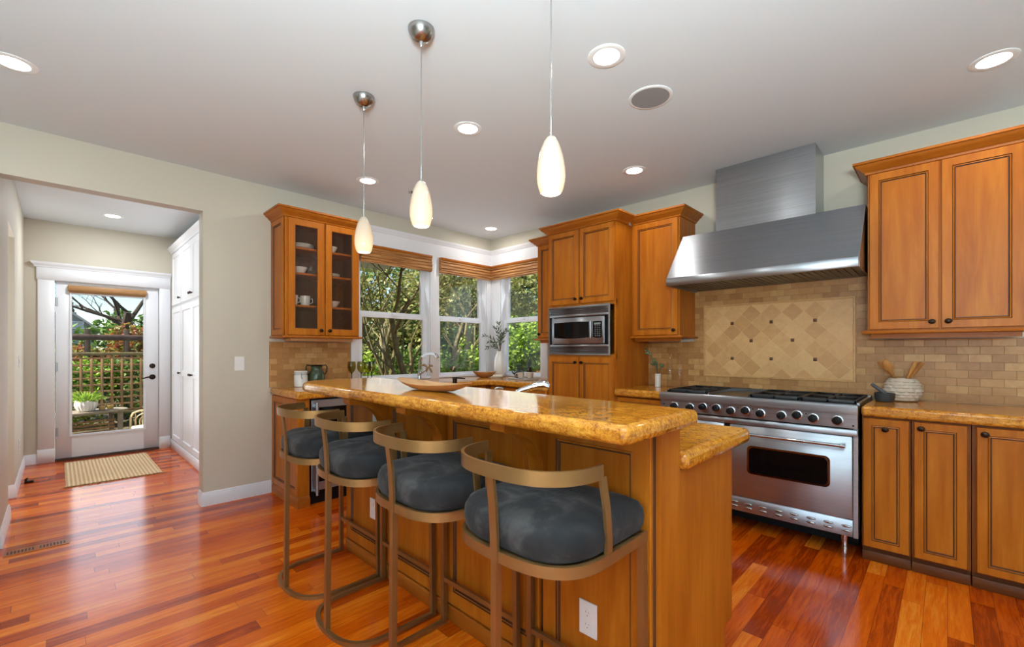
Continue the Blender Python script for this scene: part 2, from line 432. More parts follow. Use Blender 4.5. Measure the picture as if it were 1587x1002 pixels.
def crown(mb, path, prof, m=0, left=True):
    # sweep (outward, z) profile along a polyline in plan with mitred corners
    n = len(path); loops = []
    for i, (x, y) in enumerate(path):
        def nrm(a, b):
            d = Vector((b[0]-a[0], b[1]-a[1])).normalized(); return Vector((-d.y, d.x)) if left else Vector((d.y, -d.x))
        ns = []
        if i > 0: ns.append(nrm(path[i-1], path[i]))
        if i < n-1: ns.append(nrm(path[i], path[i+1]))
        if len(ns) == 1: mv = ns[0]
        else:
            b = (ns[0]+ns[1]).normalized(); mv = b/max(.2, b.dot(ns[0]))
        loops.append([(x+mv.x*o, y+mv.y*o, z) for o, z in prof])
    mb.loft(loops, m); return mb

def fix_normals(me):
    import bmesh
    bm = bmesh.new(); bm.from_mesh(me); bmesh.ops.recalc_face_normals(bm, faces=bm.faces); bm.to_mesh(me); bm.free()

def link_mesh(name, mb, mats, loc=(0,0,0), smooth=38, fix=True):
    me = bpy.data.meshes.new(name)
    l = Vector(loc)
    me.from_pydata([(p[0]-l.x, p[1]-l.y, p[2]-l.z) for p in mb.v], [], mb.f)
    mats = mats if isinstance(mats, (list, tuple)) else [mats]
    for m in mats: me.materials.append(m)
    me.polygons.foreach_set('material_index', mb.mi)
    if fix: fix_normals(me)
    if smooth:
        me.polygons.foreach_set('use_smooth', [True]*len(me.polygons))
        me.set_sharp_from_angle(angle=math.radians(smooth))
    o = bpy.data.objects.new(name, me); COL.objects.link(o); return o

def bevel(o, w, seg=3):
    b = o.modifiers.new('bevel', 'BEVEL'); b.width = w; b.segments = seg; b.limit_method = 'ANGLE'; b.angle_limit = math.radians(40); return o

def thing(name, label, cat, loc=(0,0,0), group=None):
    o = bpy.data.objects.new(name, None); COL.objects.link(o); o.location = loc; o.empty_display_size = .05
    o['label'] = label; o['category'] = cat
    if group: o['group'] = group
    return o
def root(o):
    while o.parent: o = o.parent
    return o
def part(name, mb, mats, parent, label=None, bev=None, smooth=38, fix=True):
    # vertices are given in world space and stored relative to the thing's base
    r = root(parent); o = link_mesh(name, mb, mats, r.location, smooth, fix); o.parent = parent
    if label: o['label'] = label
    if bev: bevel(o, bev)
    return o
def solo(name, mb, mats, label, cat, loc=(0,0,0), group=None, bev=None, smooth=38, kind=None, fix=True):
    o = link_mesh(name, mb, mats, loc, smooth, fix); o.location = loc
    o['label'] = label; o['category'] = cat
    if group: o['group'] = group
    if kind: o['kind'] = kind
    if bev: bevel(o, bev)
    return o
def struct(name, mb, mats, parent=None, bev=None, smooth=38):
    o = link_mesh(name, mb, mats, (0,0,0), smooth)
    if parent: o.parent = parent
    else: o['kind'] = 'structure'
    if bev: bevel(o, bev)
    return o
def kids(o): return [c for c in bpy.data.objects if c.parent == o]
def dup(o, loc, label, rz=None):
    r = o.copy(); COL.objects.link(r); r.location = loc; r['label'] = label
    if rz is not None: r.rotation_euler = (0, 0, rz)
    for c in kids(o):
        d = c.copy(); COL.objects.link(d); d.parent = r
        for e in kids(c):
            f = e.copy(); COL.objects.link(f); f.parent = d
    return r
XN, XP, YN, YP = Vector((-1,0,0)), Vector((1,0,0)), Vector((0,-1,0)), Vector((0,1,0))

# ------------------------------------------------------------------ the room
T = .14
mb = MB().box(-8, -9, -.12, .0, 3.1, 0)
struct('floor', mb, FLOOR)
struct('floor_rear', MB().box(-7.98, -8.98, 0, -4.75, -.02, .012).box(-4.75, -8.98, 0, -.02, -5.3, .012), plain('pale_bounce_floor', (214, 210, 204), .95))  # pale floor added out of view to cut red bounce onto the ceiling
mb = MB().box(-8.1, -9.1, H, .14, 3.1, H+.15)
struct('ceiling', mb, CEIL)
# window wall (y = 0): hall opening and two windows
W1 = (-1.87, -.98); W2 = (-.865, -.08); ZS, ZH = .945, 2.375
mb = MB().box(-8, 0, 0, -4.3, .12, H).box(-4.3, 0, 2.41, -3.21, .12, H).box(-3.21, 0, 0, W1[0], T, H)
mb.box(W1[0], 0, 0, W1[1], T, ZS).box(W1[0], 0, ZH, W1[1], T, H).box(W1[1], 0, 0, W2[0], T, H)
mb.box(W2[0], 0, 0, W2[1], T, ZS).box(W2[0], 0, ZH, W2[1], T, H).box(W2[1], 0, 0, T, T, H)
struct('wall_left', mb, WALL)
W3 = (-.89, -.18)
mb = MB().box(0, W3[1], 0, T, 0, H).box(0, W3[0], 0, T, W3[1], ZS).box(0, W3[0], ZH, T, W3[1], H).box(0, -9, 0, T, W3[0], H)
struct('wall_right', mb, WALL)
# hall beyond the opening
mb = MB().box(-4.42, 0.12, 0, -4.3, .72, H).box(-4.42, .72, 2.25, -4.3, 1.43, H).box(-4.42, 1.43, 0, -4.3, 3.1, H)
struct('wall_hall_left', mb, WALL)
mb = MB().box(-5.8, .12, 0, -5.7, .5, H).box(-5.8, .5, 0, -5.7, 1.7, .9).box(-5.8, .5, 2.1, -5.7, 1.7, H).box(-5.8, 1.7, 0, -5.7, 3.1, H).box(-5.7, 2.95, 0, -4.42, 3.1, H).box(-5.7, .12, 0, -4.42, .13, H)
struct('wall_side_passage', mb, WALL)
DX0, DX1, DZ = -4.066, -3.114, 2.072
mb = MB().box(-4.3, 2.95, 0, DX0, 3.1, H).box(DX0, 2.95, DZ, DX1, 3.1, H).box(DX1, 2.95, 0, -2.3, 3.1, H)
struct('wall_hall_far', mb, WALL)
mb = MB().box(-2.42, T, 0, -2.3, 2.95, H)
struct('wall_hall_right', mb, WALL)
# the room behind the viewpoint, with unseen windows put in for fill light
mb = MB().box(-8.1, -9.14, 0, -7.7, -9, H).box(-7.7, -9.14, 0, -4.3, -9, .5).box(-7.7, -9.14, 2.5, -4.3, -9, H).box(-4.3, -9.14, 0, .14, -9, H)
struct('wall_rear', mb, WALL)
mb = MB().box(-8.14, -9, 0, -8, -7.5, H).box(-8.14, -7.5, 0, -8, -3.7, .5).box(-8.14, -7.5, 2.5, -8, -3.7, H).box(-8.14, -3.7, 0, -8, .12, H)
struct('wall_side', mb, WALL)
def plain_window(name, horizontal, a0, a1, z0, z1, c):
    o = bpy.data.objects.new(name, None); COL.objects.link(o); o['kind'] = 'structure'
    f = MB()
    for k in range(4):
        a = a0+(a1-a0)*k/3
        (f.box(a-.03, c-.05, z0, a+.03, c+.05, z1) if horizontal else f.box(c-.05, a-.03, z0, c+.05, a+.03, z1))
    for z in (z0, z1):
        (f.box(a0, c-.05, z-.03, a1, c+.05, z+.03) if horizontal else f.box(c-.05, a0, z-.03, c+.05, a1, z+.03))
    struct('window_frame', f, WHITE, o)
    g = MB(); (g.box(a0, c-.004, z0, a1, c+.004, z1) if horizontal else g.box(c-.004, a0, z0, c+.004, a1, z1))
    struct('pane', g, PANE, o)
plain_window('window_rear_added', True, -7.7, -4.3, .5, 2.5, -9.07)
plain_window('window_passage_added', False, .5, 1.7, .9, 2.1, -5.75)  # unseen window, put in for the hall fill lamp
plain_window('window_side_added', False, -7.5, -3.7, .5, 2.5, -8.07)

# baseboards (moulded top)
BP = [(0,0),(.014,0),(.014,.088),(.010,.094),(.010,.102),(.004,.112),(0,.112)]
crown_paths = {
 'baseboard_left': [[(-2.70, 0), (-3.21, 0), (-3.21, .12)]],
 'baseboard_hall_left': [[(-4.3, .0), (-4.3, .72), (-4.42, .72)], [(-4.42, 1.43), (-4.3, 1.43), (-4.3, 2.95), (-4.195, 2.95)]],
}
for nm, ps in crown_paths.items():
    mb = MB()
    for p in ps: crown(mb, p, BP, left=(nm == 'baseboard_left'))
    if nm != 'baseboard_left':
        mb = MB()
        for p in ps: crown(mb, p, BP, left=False)
    struct(nm, mb, WHITE)
mb = MB(); crown(mb, [(0, -4.95), (0, -9)], BP, left=False); struct('baseboard_right', mb, WHITE)
mb = MB(); crown(mb, [(-8, 0), (-4.3, 0)], BP, left=False); struct('baseboard_front', mb, WHITE)

# kitchen windows: double-hung sashes, casings, one shared header
def hung_window(name, horiz, a0, a1, sgn):
    # sgn: +1 means the outside lies along the positive normal axis
    o = bpy.data.objects.new(name, None); COL.objects.link(o); o['kind'] = 'structure'
    def bx(m, p0, d0, z0, p1, d1, z1):
        return m.box(p0, d0, z0, p1, d1, z1) if horiz else m.box(d0, p0, z0, d1, p1, z1)
    f = MB()
    bx(f, a0, 0, ZS, a0+.014, T, ZH); bx(f, a1-.014, 0, ZS, a1, T, ZH); bx(f, a0, 0, ZH-.014, a1, T, ZH); bx(f, a0, -.012, ZS, a1, T+.03, ZS+.022)
    struct('window_frame', f, WHITE, o, bev=.002)
    def sash(nm, z0, z1, d0, d1, lo, hi):
        s = MB(); st = .052
        bx(s, a0+.014, d0, z0, a0+.014+st, d1, z1); bx(s, a1-.014-st, d0, z0, a1-.014, d1, z1)
        bx(s, a0+.014+st, d0, z0, a1-.014-st, d1, z0+lo); bx(s, a0+.014+st, d0, z1-hi, a1-.014-st, d1, z1)
        q = struct(nm, s, WHITE, o, bev=.003)
        g = MB(); bx(g, a0+.014+st-.005, (d0+d1)/2-.002, z0+lo-.005, a1-.014-st+.005, (d0+d1)/2+.002, z1-hi+.005)
        p = struct('pane', g, PANE, q); return q
    sash('lower_sash', ZS+.022, 1.66, .045, .08, .034, .034)
    sash('upper_sash', 1.628, ZH-.014, .085, .12, .066, .05)
    l = MB(); m = (a0+a1)/2
    bx(l, m-.03, .028, 1.655, m+.03, .05, 1.67); struct('sash_lock', l, WHITE, o)
    return o
hung_window('window_1', True, W1[0], W1[1], 1)
hung_window('window_2', True, W2[0], W2[1], 1)
hung_window('window_3', False, W3[0], W3[1], 1)
mb = MB().cbox(-1.955, -.02, .94, -1.868, 0, ZH, .002).cbox(-.982, -.02, .94, -.863, 0, ZH, .002).cbox(-.082, -.02, .94, -.002, 0, ZH, .002)
mb.cbox(-.02, -.182, .94, 0, -.02, ZH, .002).cbox(-.02, -.985, .94, 0, -.888, ZH, .002)
struct('trim_1', mb, WHITE)
mb = MB()
crown(mb, [(-2.015, 0), (0, 0), (0, -1.06)], [(0, ZH), (.022, ZH), (.022, 2.525), (.030, 2.530), (.034, 2.542), (.044, 2.552), (.052, 2.566), (.052, 2.578), (0, 2.578)], left=False)
struct('trim_2', mb, WHITE)
# hall door casing and entablature
mb = MB().cbox(-4.195, 2.93, 0, -4.062, 2.95, DZ, .002).cbox(-3.118, 2.93, 0, -3.005, 2.95, DZ, .002)
mb.cbox(-4.20, 2.925, 0, -4.06, 2.95, .155, .003).cbox(-3.12, 2.925, 0, -3.005, 2.95, .155, .003)
mb.cbox(-4.205, 2.926, DZ, -3.003, 2.95, 2.215, .002)
crown(mb, [(-4.215, 2.95), (-4.215, 2.928), (-3.0, 2.928)], [(0, 2.208), (.008, 2.212), (.010, 2.224), (.022, 2.238), (.034, 2.254), (.036, 2.268), (0, 2.268)], left=False)
mb.box(DX0, 2.95, 0, DX0+.006, 3.1, DZ).box(DX1-.006, 2.95, 0, DX1, 3.1, DZ).box(DX0, 2.95, DZ-.006, DX1, 3.1, DZ)
struct('trim_3', mb, WHITE)
struct('trim_4', MB().box(DX0, 2.93, 0, DX1, 3.13, .018), plain('dark_threshold', (60, 44, 34), .5))

# the glazed hall door
dr = bpy.data.objects.new('door_1', None); COL.objects.link(dr); dr['kind'] = 'structure'
DW0, DW1, DZ0, DZ1 = -4.056, -3.124, .024, 2.064
GX0, GX1, GZ0, GZ1 = -3.922, -3.272, .285, 1.93
yf, yb = 2.972, 3.016
mb = MB().cbox(DW0, yf, DZ0, GX0, yb, DZ1, .002).cbox(GX1, yf, DZ0, DW1, yb, DZ1, .002).box(GX0, yf, DZ0, GX1, yb, GZ0).box(GX0, yf, GZ1, GX1, yb, DZ1)
struct('door_panel', mb, WHITE, dr)
mb = MB()
mb.frame((GX0-.02, yf, GZ0-.02), XP, YN, GX1-GX0+.04, GZ1-GZ0+.04, .012, .022)
struct('glazing_bead', mb, WHITE, dr)
struct('pane', MB().box(GX0, yf+.018, GZ0, GX1, yf+.024, GZ1), PANE, dr)
mb = MB()
for z in (.33, 1.08, 1.83): mb.lathe([(.008, z-.05), (.008, z+.05)], (DW0-.003, yf-.006, 0), 10).box(DW0-.014, yf-.002, z-.05, DW0+.022, yf, z+.05)
struct('hinge', mb, HINGE, dr)
mb = MB().lathe([(.033, 0), (.033, .006), (.026, .012), (.012, .014), (.012, .05)], (-3.185, yf, .93), 20, axis=1)
for i in range(len(mb.v)): x, y, z = mb.v[i]; mb.v[i] = (x, 2*yf-y, z)
mb.tube([(-3.185, yf-.045, .93), (-3.21, yf-.05, .934), (-3.25, yf-.05, .928), (-3.285, yf-.05, .914), (-3.30, yf-.05, .918)], [.010, .009, .008, .007, .006], 8)
struct('door_lever', mb, BRONZE, dr)
mb = MB().lathe([(.031, 0), (.031, -.006), (.024, -.014), (.012, -.016), (.012, -.022)], (-3.185, yf, 1.072), 20, axis=1).box(-3.200, yf-.03, 1.066, -3.170, yf-.02, 1.078)
struct('deadbolt', mb, BRONZE, dr)
t = thing('roller_blind', 'tan roller blind rolled up in its headrail at the top of the glazed hall door', 'blind', (-3.60, 2.95, 1.96))
part('headrail', MB().cbox(-3.955, 2.925, 1.968, -3.245, 2.968, 2.028, .002), plain('tan_headrail', (168, 124, 76), .55), t)
part('fabric_roll', MB().lathe([(.018, -3.945), (.018, -3.255)], (0, 2.95, 1.962), 12, axis=0), plain('tan_blind_fabric', (140, 98, 56), .7), t)
# ------------------------------------------------------------------ cabinets
CROWN = [(0,2.415),(.012,2.418),(.016,2.430),(.026,2.436),(.040,2.452),(.056,2.462),(.062,2.474),(.072,2.478),(.072,2.492),(0,2.492)]
def knob(parent, p, n, name='knob'):
    p = Vector(p); n = Vector(n); u = Vector((0,0,1)).cross(n)
    mb = MB(); loops = []
    for r, d in [(.010, 0), (.007, .004), (.006, .012), (.013, .016), (.0155, .021), (.013, .027), (.006, .030)]:
        loops.append([p+n*d+u*(r*1.12*math.cos(2*PI*i/12))+Vector((0,0,1))*(r*math.sin(2*PI*i/12)) for i in range(12)])
    mb.loft(loops)
    return part(name, mb, BRONZE, parent)
WOODS = [MAPLE, GLAZE]
def cab_door(t, O, u, n, w, h, kn=None, name='door', fw=.046):
    d = part(name, MB().door(O, u, n, w, h, fw=fw), WOODS, t, smooth=0)
    if kn is not None:
        k = Vector(O)+Vector(u)*kn[0]+Vector((0,0,1))*kn[1]+Vector(n)*(.02 if name != 'panel' else 0)
        knob(d, k, n)
    return d
# tall microwave tower
t = thing('tall_cabinet', 'tall honey maple cabinet tower housing the built-in microwave', 'cabinet', (-.30, -1.875, 0))
mb = MB().box(-.598, -2.258, .09, -.003, -2.238, 2.42).box(-.598, -1.512, .09, -.003, -1.492, 2.42).box(-.02, -2.24, .09, -.003, -1.51, 2.42)
mb.box(-.598, -2.24, 1.70, -.02, -1.51, 2.42).box(-.598, -2.24, .09, -.02, -1.51, 1.225)
mb.box(-.60, -2.258, 1.685, -.58, -1.492, 1.73).box(-.60, -2.258, 1.20, -.58, -1.492, 1.24)
part('cabinet_body', mb, MAPLE, t, smooth=0)
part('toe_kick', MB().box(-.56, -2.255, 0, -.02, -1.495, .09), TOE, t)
mb = MB(); crown(mb, [(0, -1.492), (-.60, -1.492), (-.60, -2.258), (0, -2.258)], CROWN, left=False)
# outward is -y for the last run, +y for the first
mb = MB(); crown(mb, [(-.405, -1.492), (-.60, -1.492), (-.60, -2.258), (-.405, -2.258)], CROWN, left=False)
part('crown_molding', mb, [MAPLE_H], t)
for y0, y1, kk in ((-1.866, -1.502, 0), (-2.246, -1.878, 1)):
    w = y1-y0
    cab_door(t, (-.60, y1, 1.712), YN, XN, w, .700, (w-.03 if kk == 0 else .03, .045))
    cab_door(t, (-.60, y1, .10), YN, XN, w, 1.107, (w-.03 if kk == 0 else .03, 1.06))
# built-in microwave
t = thing('microwave', 'stainless built-in microwave with black window in a slatted trim frame', 'microwave', (-.60, -1.85, 1.23))
my0, my1, mz0, mz1 = -2.208, -1.505, 1.228, 1.692
part('trim_frame', MB().frame((-.602, my1, mz0), YN, XN, my1-my0, mz1-mz0, .022, .018), STEEL, t)
mb = MB()
for z0, z1 in ((mz0+.018, mz0+.078), (mz1-.080, mz1-.018)):
    for k in range(4):
        a = z0+(z1-z0)*k/4; mb.cbox(-.618, my0+.02, a+.002, -.604, my1-.02, a+(z1-z0)/4-.002, .002)
part('vent_slats', mb, STEELD, t)
mb = MB().cbox(-.626, my0+.018, mz0+.078, -.603, my1-.018, mz0+.098, .003).cbox(-.626, my0+.018, mz1-.100, -.603, my1-.018, mz1-.080, .003)
part('trim_rail', mb, STEEL, t)
part('recess', MB().box(-.606, my0+.02, mz0+.095, -.59, my1-.02, mz1-.095), BLACK, t, label='black recess around the microwave')
by0, by1, bz0, bz1 = -2.155, -1.555, 1.335, 1.582
bd = part('door', MB().cbox(-.632, by0, bz0, -.607, by1, bz1, .004), STEEL, t)
def arcpanel(y0, y1, z0, z1, x0, x1, bow):
    pts = []
    n = 12
    for i in range(n+1): pts.append((y0+(y1-y0)*i/n, z0-bow*math.sin(PI*i/n)))
    for i in range(n+1): pts.append((y1+(y0-y1)*i/n, z1+bow*.4*math.sin(PI*i/n)))
    return MB().extr(pts, 0, x0, x1)
part('window', arcpanel(by0+.155, by1-.03, bz0+.058, bz1-.045, -.634, -.630, .010), BLACKG, bd)
part('handle', MB().cbox(-.652, by0+.13, bz0+.05, -.636, by0+.152, bz1-.04, .005), STEEL, bd)
cp = part('control_panel', arcpanel(by0+.022, by0+.118, bz0+.058, bz1-.045, -.635, -.631, .006), BLACKG, t)
mb = MB()
for r in range(6):
    for c in range(3): mb.box(-.637, by0+.038+c*.022, bz0+.066+r*.018, -.6345, by0+.053+c*.022, bz0+.075+r*.018)
part('keypad', mb, DISPLAY, cp)
part('display', MB().box(-.637, by0+.036, bz1-.075, -.6345, by0+.104, bz1-.058), plain('pale_display', (120, 130, 128), .3), cp)
part('side_strip', MB().cbox(-.628, my1-.062, mz0+.10, -.606, my1-.046, mz1-.102, .003), STEEL, t)

def wall_cabinet(label, y0, y1, doors, knobs, ends, xf=-.33, crownpath=None, rail=(0, 0)):
    t = thing('wall_cabinet', label, 'cabinet', (xf/2, (y0+y1)/2, 1.39))
    part('cabinet_body', MB().box(xf, y0, 1.40, -.003, y1, 2.42), MAPLE, t, smooth=0)
    mb = MB(); crown(mb, crownpath, CROWN, left=False); part('crown_molding', mb, MAPLE_H, t)
    mb = MB().cbox(xf-.032, y0-rail[0], 1.381, -.003, y1+rail[1], 1.40, .004)
    part('bottom_rail', mb, MAPLE_H, t)
    mb = MB().box(xf+.03, y0+.012, 1.352, xf+.05, y1-.012, 1.381)
    part('light_valance', mb, MAPLE_H, t)
    if rail[1] or rail[0]:
        part('light_fixture', MB().cbox(xf+.055, y0+.05, 1.357, xf+.15, y1-.05, 1.380, .003), plain('cream_under_cabinet_light', (222, 200, 164), .5), t, label='pale slim light fixture under the cabinet')
    for (a, b), kn in zip(doors, knobs):
        cab_door(t, (xf, b, 1.408), YN, XN, b-a, 2.412-1.408, ((b-a)-.03 if kn == 'r' else .03, .04))
    return t
wall_cabinet('single-door honey wall cabinet between the microwave tower and the range hood', -2.712, -2.262, [(-2.70, -2.285)], ['r'], 0,
             crownpath=[(-.33, -2.262-.0), (-.33, -2.712), (0, -2.712)], rail=(.03, 0))
wall_cabinet('narrow honey wall cabinet between the corner window and the microwave tower', -1.488, -1.11, [(-1.475, -1.125)], ['l'], 0,
             crownpath=[(0, -1.11), (-.33, -1.11), (-.33, -1.488)], rail=(0, .03))
wall_cabinet('wide double-door honey wall cabinet right of the range hood', -4.652, -3.97, [(-4.306, -3.98), (-4.645, -4.317)], ['r', 'l'], 0,
             crownpath=[(0, -3.97), (-.33, -3.97), (-.33, -4.652)], rail=(0, .03))
# glass-front cabinet on the window wall
t = thing('glass_cabinet', 'honey maple wall cabinet with two seeded glass doors holding white dishes', 'cabinet', (-2.355, -.165, 1.39))
gx0, gx1, gy = -2.69, -2.02, -.31
mb = MB().box(gx0, gy, 1.40, gx0+.018, -.003, 2.42).box(gx1-.018, gy, 1.40, gx1, -.003, 2.42).box(gx0+.018, gy, 2.395, gx1-.018, -.003, 2.42).box(gx0+.018, gy, 1.40, gx1-.018, -.003, 1.418)
mb.box(gx0, gy-.002, 1.40, gx0+.03, gy+.018, 2.42).box(gx1-.03, gy-.002, 1.40, gx1, gy+.018, 2.42).box((gx0+gx1)/2-.016, gy-.002, 1.40, (gx0+gx1)/2+.016, gy+.018, 2.42)
part('cabinet_body', mb, MAPLE, t, smooth=0)
part('back_panel', MB().box(gx0+.018, -.012, 1.418, gx1-.018, -.003, 2.395).box(gx0+.018, gy+.02, 1.418, gx0+.021, -.012, 2.395).box(gx1-.021, gy+.02, 1.418, gx1-.018, -.012, 2.395), CABIN, t, label='dark brown inside of the glass cabinet')
part('side_panel', MB().door((gx0, -.004, 1.405), YN, XN, .295, 1.01, t=.012, fw=.045), WOODS, t, smooth=0)
SHELVES = (1.672, 1.955, 2.178)
for z in SHELVES: part('shelf', MB().cbox(gx0+.021, gy+.022, z-.018, gx1-.021, -.012, z, .002), MAPLE_H, t)
mb = MB(); crown(mb, [(gx1, 0), (gx1, gy-.002), (gx0, gy-.002), (gx0, 0)], CROWN, left=True)
mb = MB(); crown(mb, [(gx0, -.001), (gx0, gy-.002), (gx1, gy-.002), (gx1, -.001)], CROWN, left=False)
part('crown_molding', mb, MAPLE_H, t)
part('bottom_rail', MB().cbox(gx0-.025, gy-.032, 1.381, gx1+.02, -.003, 1.40, .004), MAPLE_H, t)
part('light_fixture', MB().cbox(gx0+.06, gy+.02, 1.355, gx1-.05, -.12, 1.381, .003), plain('maple_light_box', (190, 134, 84), .5), t)
for x0, x1, kk in ((-2.664, -2.362, 'r'), (-2.345, -2.040, 'l')):
    w = x1-x0
    d = part('door', MB().frame((x0, gy-.002, 1.408), XP, YN, w, 1.004, .02, .056), WOODS, t, smooth=0)
    part('glass_pane', MB().box(x0+.05, gy-.012, 1.46, x1-.05, gy-.009, 2.36), SEEDED, d)
    mb = MB(); mb.frame((x0+.054, gy-.009, 1.462), XP, YN, w-.108, .896, .008, .006); part('glazing_bead', mb, GLAZE, d, smooth=0)
    knob(d, (x0+(w-.03 if kk == 'r' else .03), gy-.022, 1.45), YN)

# base cabinets right of the range
BZ0, BZ1 = .092, .866
def base_cab(label, y0, y1, door, kn, drawer=False, xb=-.60):
    t = thing('base_cabinet', label, 'cabinet', (-.3, (y0+y1)/2, 0))
    part('cabinet_body', MB().box(xb, y0+.001, .085, -.003, y1-.001, .876), plain_frame, t, smooth=0)
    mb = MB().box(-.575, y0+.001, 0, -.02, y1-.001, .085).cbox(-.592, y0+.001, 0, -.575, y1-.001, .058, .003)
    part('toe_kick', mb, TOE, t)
    a, b = door; w = b-a
    if drawer:
        d = part('drawer', MB().door((xb, b, .70), YN, XN, w, .166, fw=.032), WOODS, t, smooth=0); knob(d, (xb-.02+.008, (a+b)/2, .783), XN)
        cab_door(t, (xb, b, BZ0), YN, XN, w, .598, (w-.03, .55))
    else: cab_door(t, (xb, b, BZ0), YN, XN, w, BZ1-BZ0, kn, fw=.040)
    return t
plain_frame = wood('maple_face_frame', (112, 56, 18), (128, 68, 23), (144, 80, 29))
base_cab('narrow honey pull-out base cabinet beside the range, knob centred on its door', -4.192, -3.968, (-4.184, -3.976), (.104, .715))
base_cab('honey base cabinet with corner knob, second from the range', -4.434, -4.194, (-4.419, -4.206), (.03, .74))
base_cab('honey base cabinet cut by the right edge of the photo, third from the range', -4.69, -4.436, (-4.676, -4.454), (.03, .74))
base_cab('small honey drawer cabinet between microwave tower and range', -2.716, -2.262, (-2.70, -2.28), None, drawer=True)
# corner run beneath the windows
t = thing('base_cabinet', 'honey corner base cabinet by the window below the teapot tray', 'cabinet', (-.3, -1.07, 0))
part('cabinet_body', MB().box(-.60, -1.489, .085, -.003, -.602, .876), plain_frame, t, smooth=0)
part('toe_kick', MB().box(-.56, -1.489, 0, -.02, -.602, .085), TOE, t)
for a, b in ((-1.05, -.66), (-1.475, -1.07)):
    d = part('drawer', MB().door((-.60, b, .70), YN, XN, b-a, .166, fw=.032), WOODS, t, smooth=0); knob(d, (-.612, (a+b)/2, .783), XN)
    cab_door(t, (-.60, b, BZ0), YN, XN, b-a, .598, (.03, .55))
t = thing('base_cabinet', 'honey sink base cabinet under the corner window', 'cabinet', (-1.0, -.3, 0))
part('cabinet_body', MB().box(-1.985, -.60, .085, -.601, -.003, .876), plain_frame, t, smooth=0)
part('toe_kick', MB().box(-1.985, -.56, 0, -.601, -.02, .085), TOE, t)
for a, b in ((-1.96, -1.50), (-1.48, -1.07), (-1.05, -.66)):
    cab_door(t, (a, -.60, BZ0), XP, YN, b-a, .598, (.03, .55))
    part('drawer', MB().door((a, -.60, .70), XP, YN, b-a, .166, fw=.032), WOODS, t, smooth=0)
# end panel of the run and the beverage cooler
t = thing('end_cabinet', 'honey panelled end of the counter run beside the beverage cooler', 'cabinet', (-2.64, -.31, 0))
part('cabinet_body', MB().box(-2.68, -.61, .0, -2.598, -.003, .876), MAPLE, t, smooth=0)
part('side_panel', MB().door((-2.68, -.004, .09), YN, XN, .606, .785, t=.014, fw=.05), WOODS, t, smooth=0)
mb = MB(); crown(mb, [(-2.68, -.015), (-2.68, -.61), (-2.598, -.61)], [(0, 0), (.018, 0), (.018, .062), (.012, .078), (.004, .088), (0, .088)], left=False)
part('base_molding', mb, MAPLE_H, t)
t = thing('beverage_cooler', 'stainless undercounter beverage cooler with a long vertical bar handle', 'cooler', (-2.29, -.31, 0))
part('cooler_body', MB().box(-2.592, -.59, .11, -1.99, -.01, .872), BLACK, t)
part('kick_grille', MB().box(-2.592, -.575, 0, -1.99, -.05, .108), BLACK, t)
d = part('door', MB().frame((-2.588, -.592, .118), XP, YN, .594, .745, .034, .062), STEEL, t)
part('window', MB().box(-2.53, -.606, .178, -2.05, -.600, .803), BLACKG, d)
mb = MB().tube([(-2.558, -.668, .09), (-2.558, -.668, .845)], .0115, 12)
for z in (.12, .815): mb.lathe([(.016, -.668), (.016, -.626)], (-2.558, 0, z), 12, axis=1)
part('handle', mb, STEEL, d)

# worktops
CT, CB = .94, .878
def slab(name, poly, z0, z1, label, bev=.018):
    return solo(name, MB().extr(poly, 2, z0, z1), GRANITE, label, 'countertop', (poly[0][0], poly[0][1], z0), bev=bev, smooth=50)
slab('countertop', [(-.645, -4.70), (-.003, -4.70), (-.003, -3.968), (-.645, -3.968)], CB, CT, 'golden granite worktop right of the range under the utensil crock')
slab('countertop', [(-.645, -2.716), (-.003, -2.716), (-.003, -2.260), (-.645, -2.260)], CB, CT, 'small golden granite worktop between microwave tower and range')
slab('countertop', [(-2.71, -.648), (-.648, -.648), (-.648, -1.490), (-.003, -1.490), (-.003, -.003), (-2.71, -.003)], CB, CT, 'golden granite corner worktop running beneath the windows')
# backsplash
t = thing('backsplash', 'beige travertine tile backsplash with diamond accent panel behind the range', 'backsplash', (-.006, -3.4, CT))
mb = MB().box(-.010, -2.706, .9402, -.002, -2.259, 1.351).box(-.010, -3.964, .93, -.002, -2.706, 1.80).box(-.010, -4.70, .9402, -.002, -3.964, 1.351)
part('tile_field', mb, TILE_R, t)
pa = part('accent_panel', MB().box(-.0125, -3.858, 1.056, -.0095, -2.804, 1.655), TILE_D, t, label='diagonal travertine tile panel')
part('border_liner', MB().frame((-.0095, -2.792, 1.044), YN, XN, 1.078, .623, .010, .015), LINER, t)
for y, z in ((-3.030,1.503),(-3.327,1.503),(-3.624,1.503),(-3.1785,1.354),(-3.4755,1.354),(-3.030,1.205),(-3.327,1.205),(-3.624,1.205)):
    part('tile_insert', MB().cbox(-.0148, y-.0125, z-.0125, -.012, y+.0125, z+.0125, .001), INSERT, pa)
t = solo('backsplash', MB().box(-2.715, -.010, .9402, -1.957, -.002, 1.351), TILE_L, 'beige travertine tile backsplash under the glass-door cabinet', 'backsplash', (-2.3, -.006, CT))

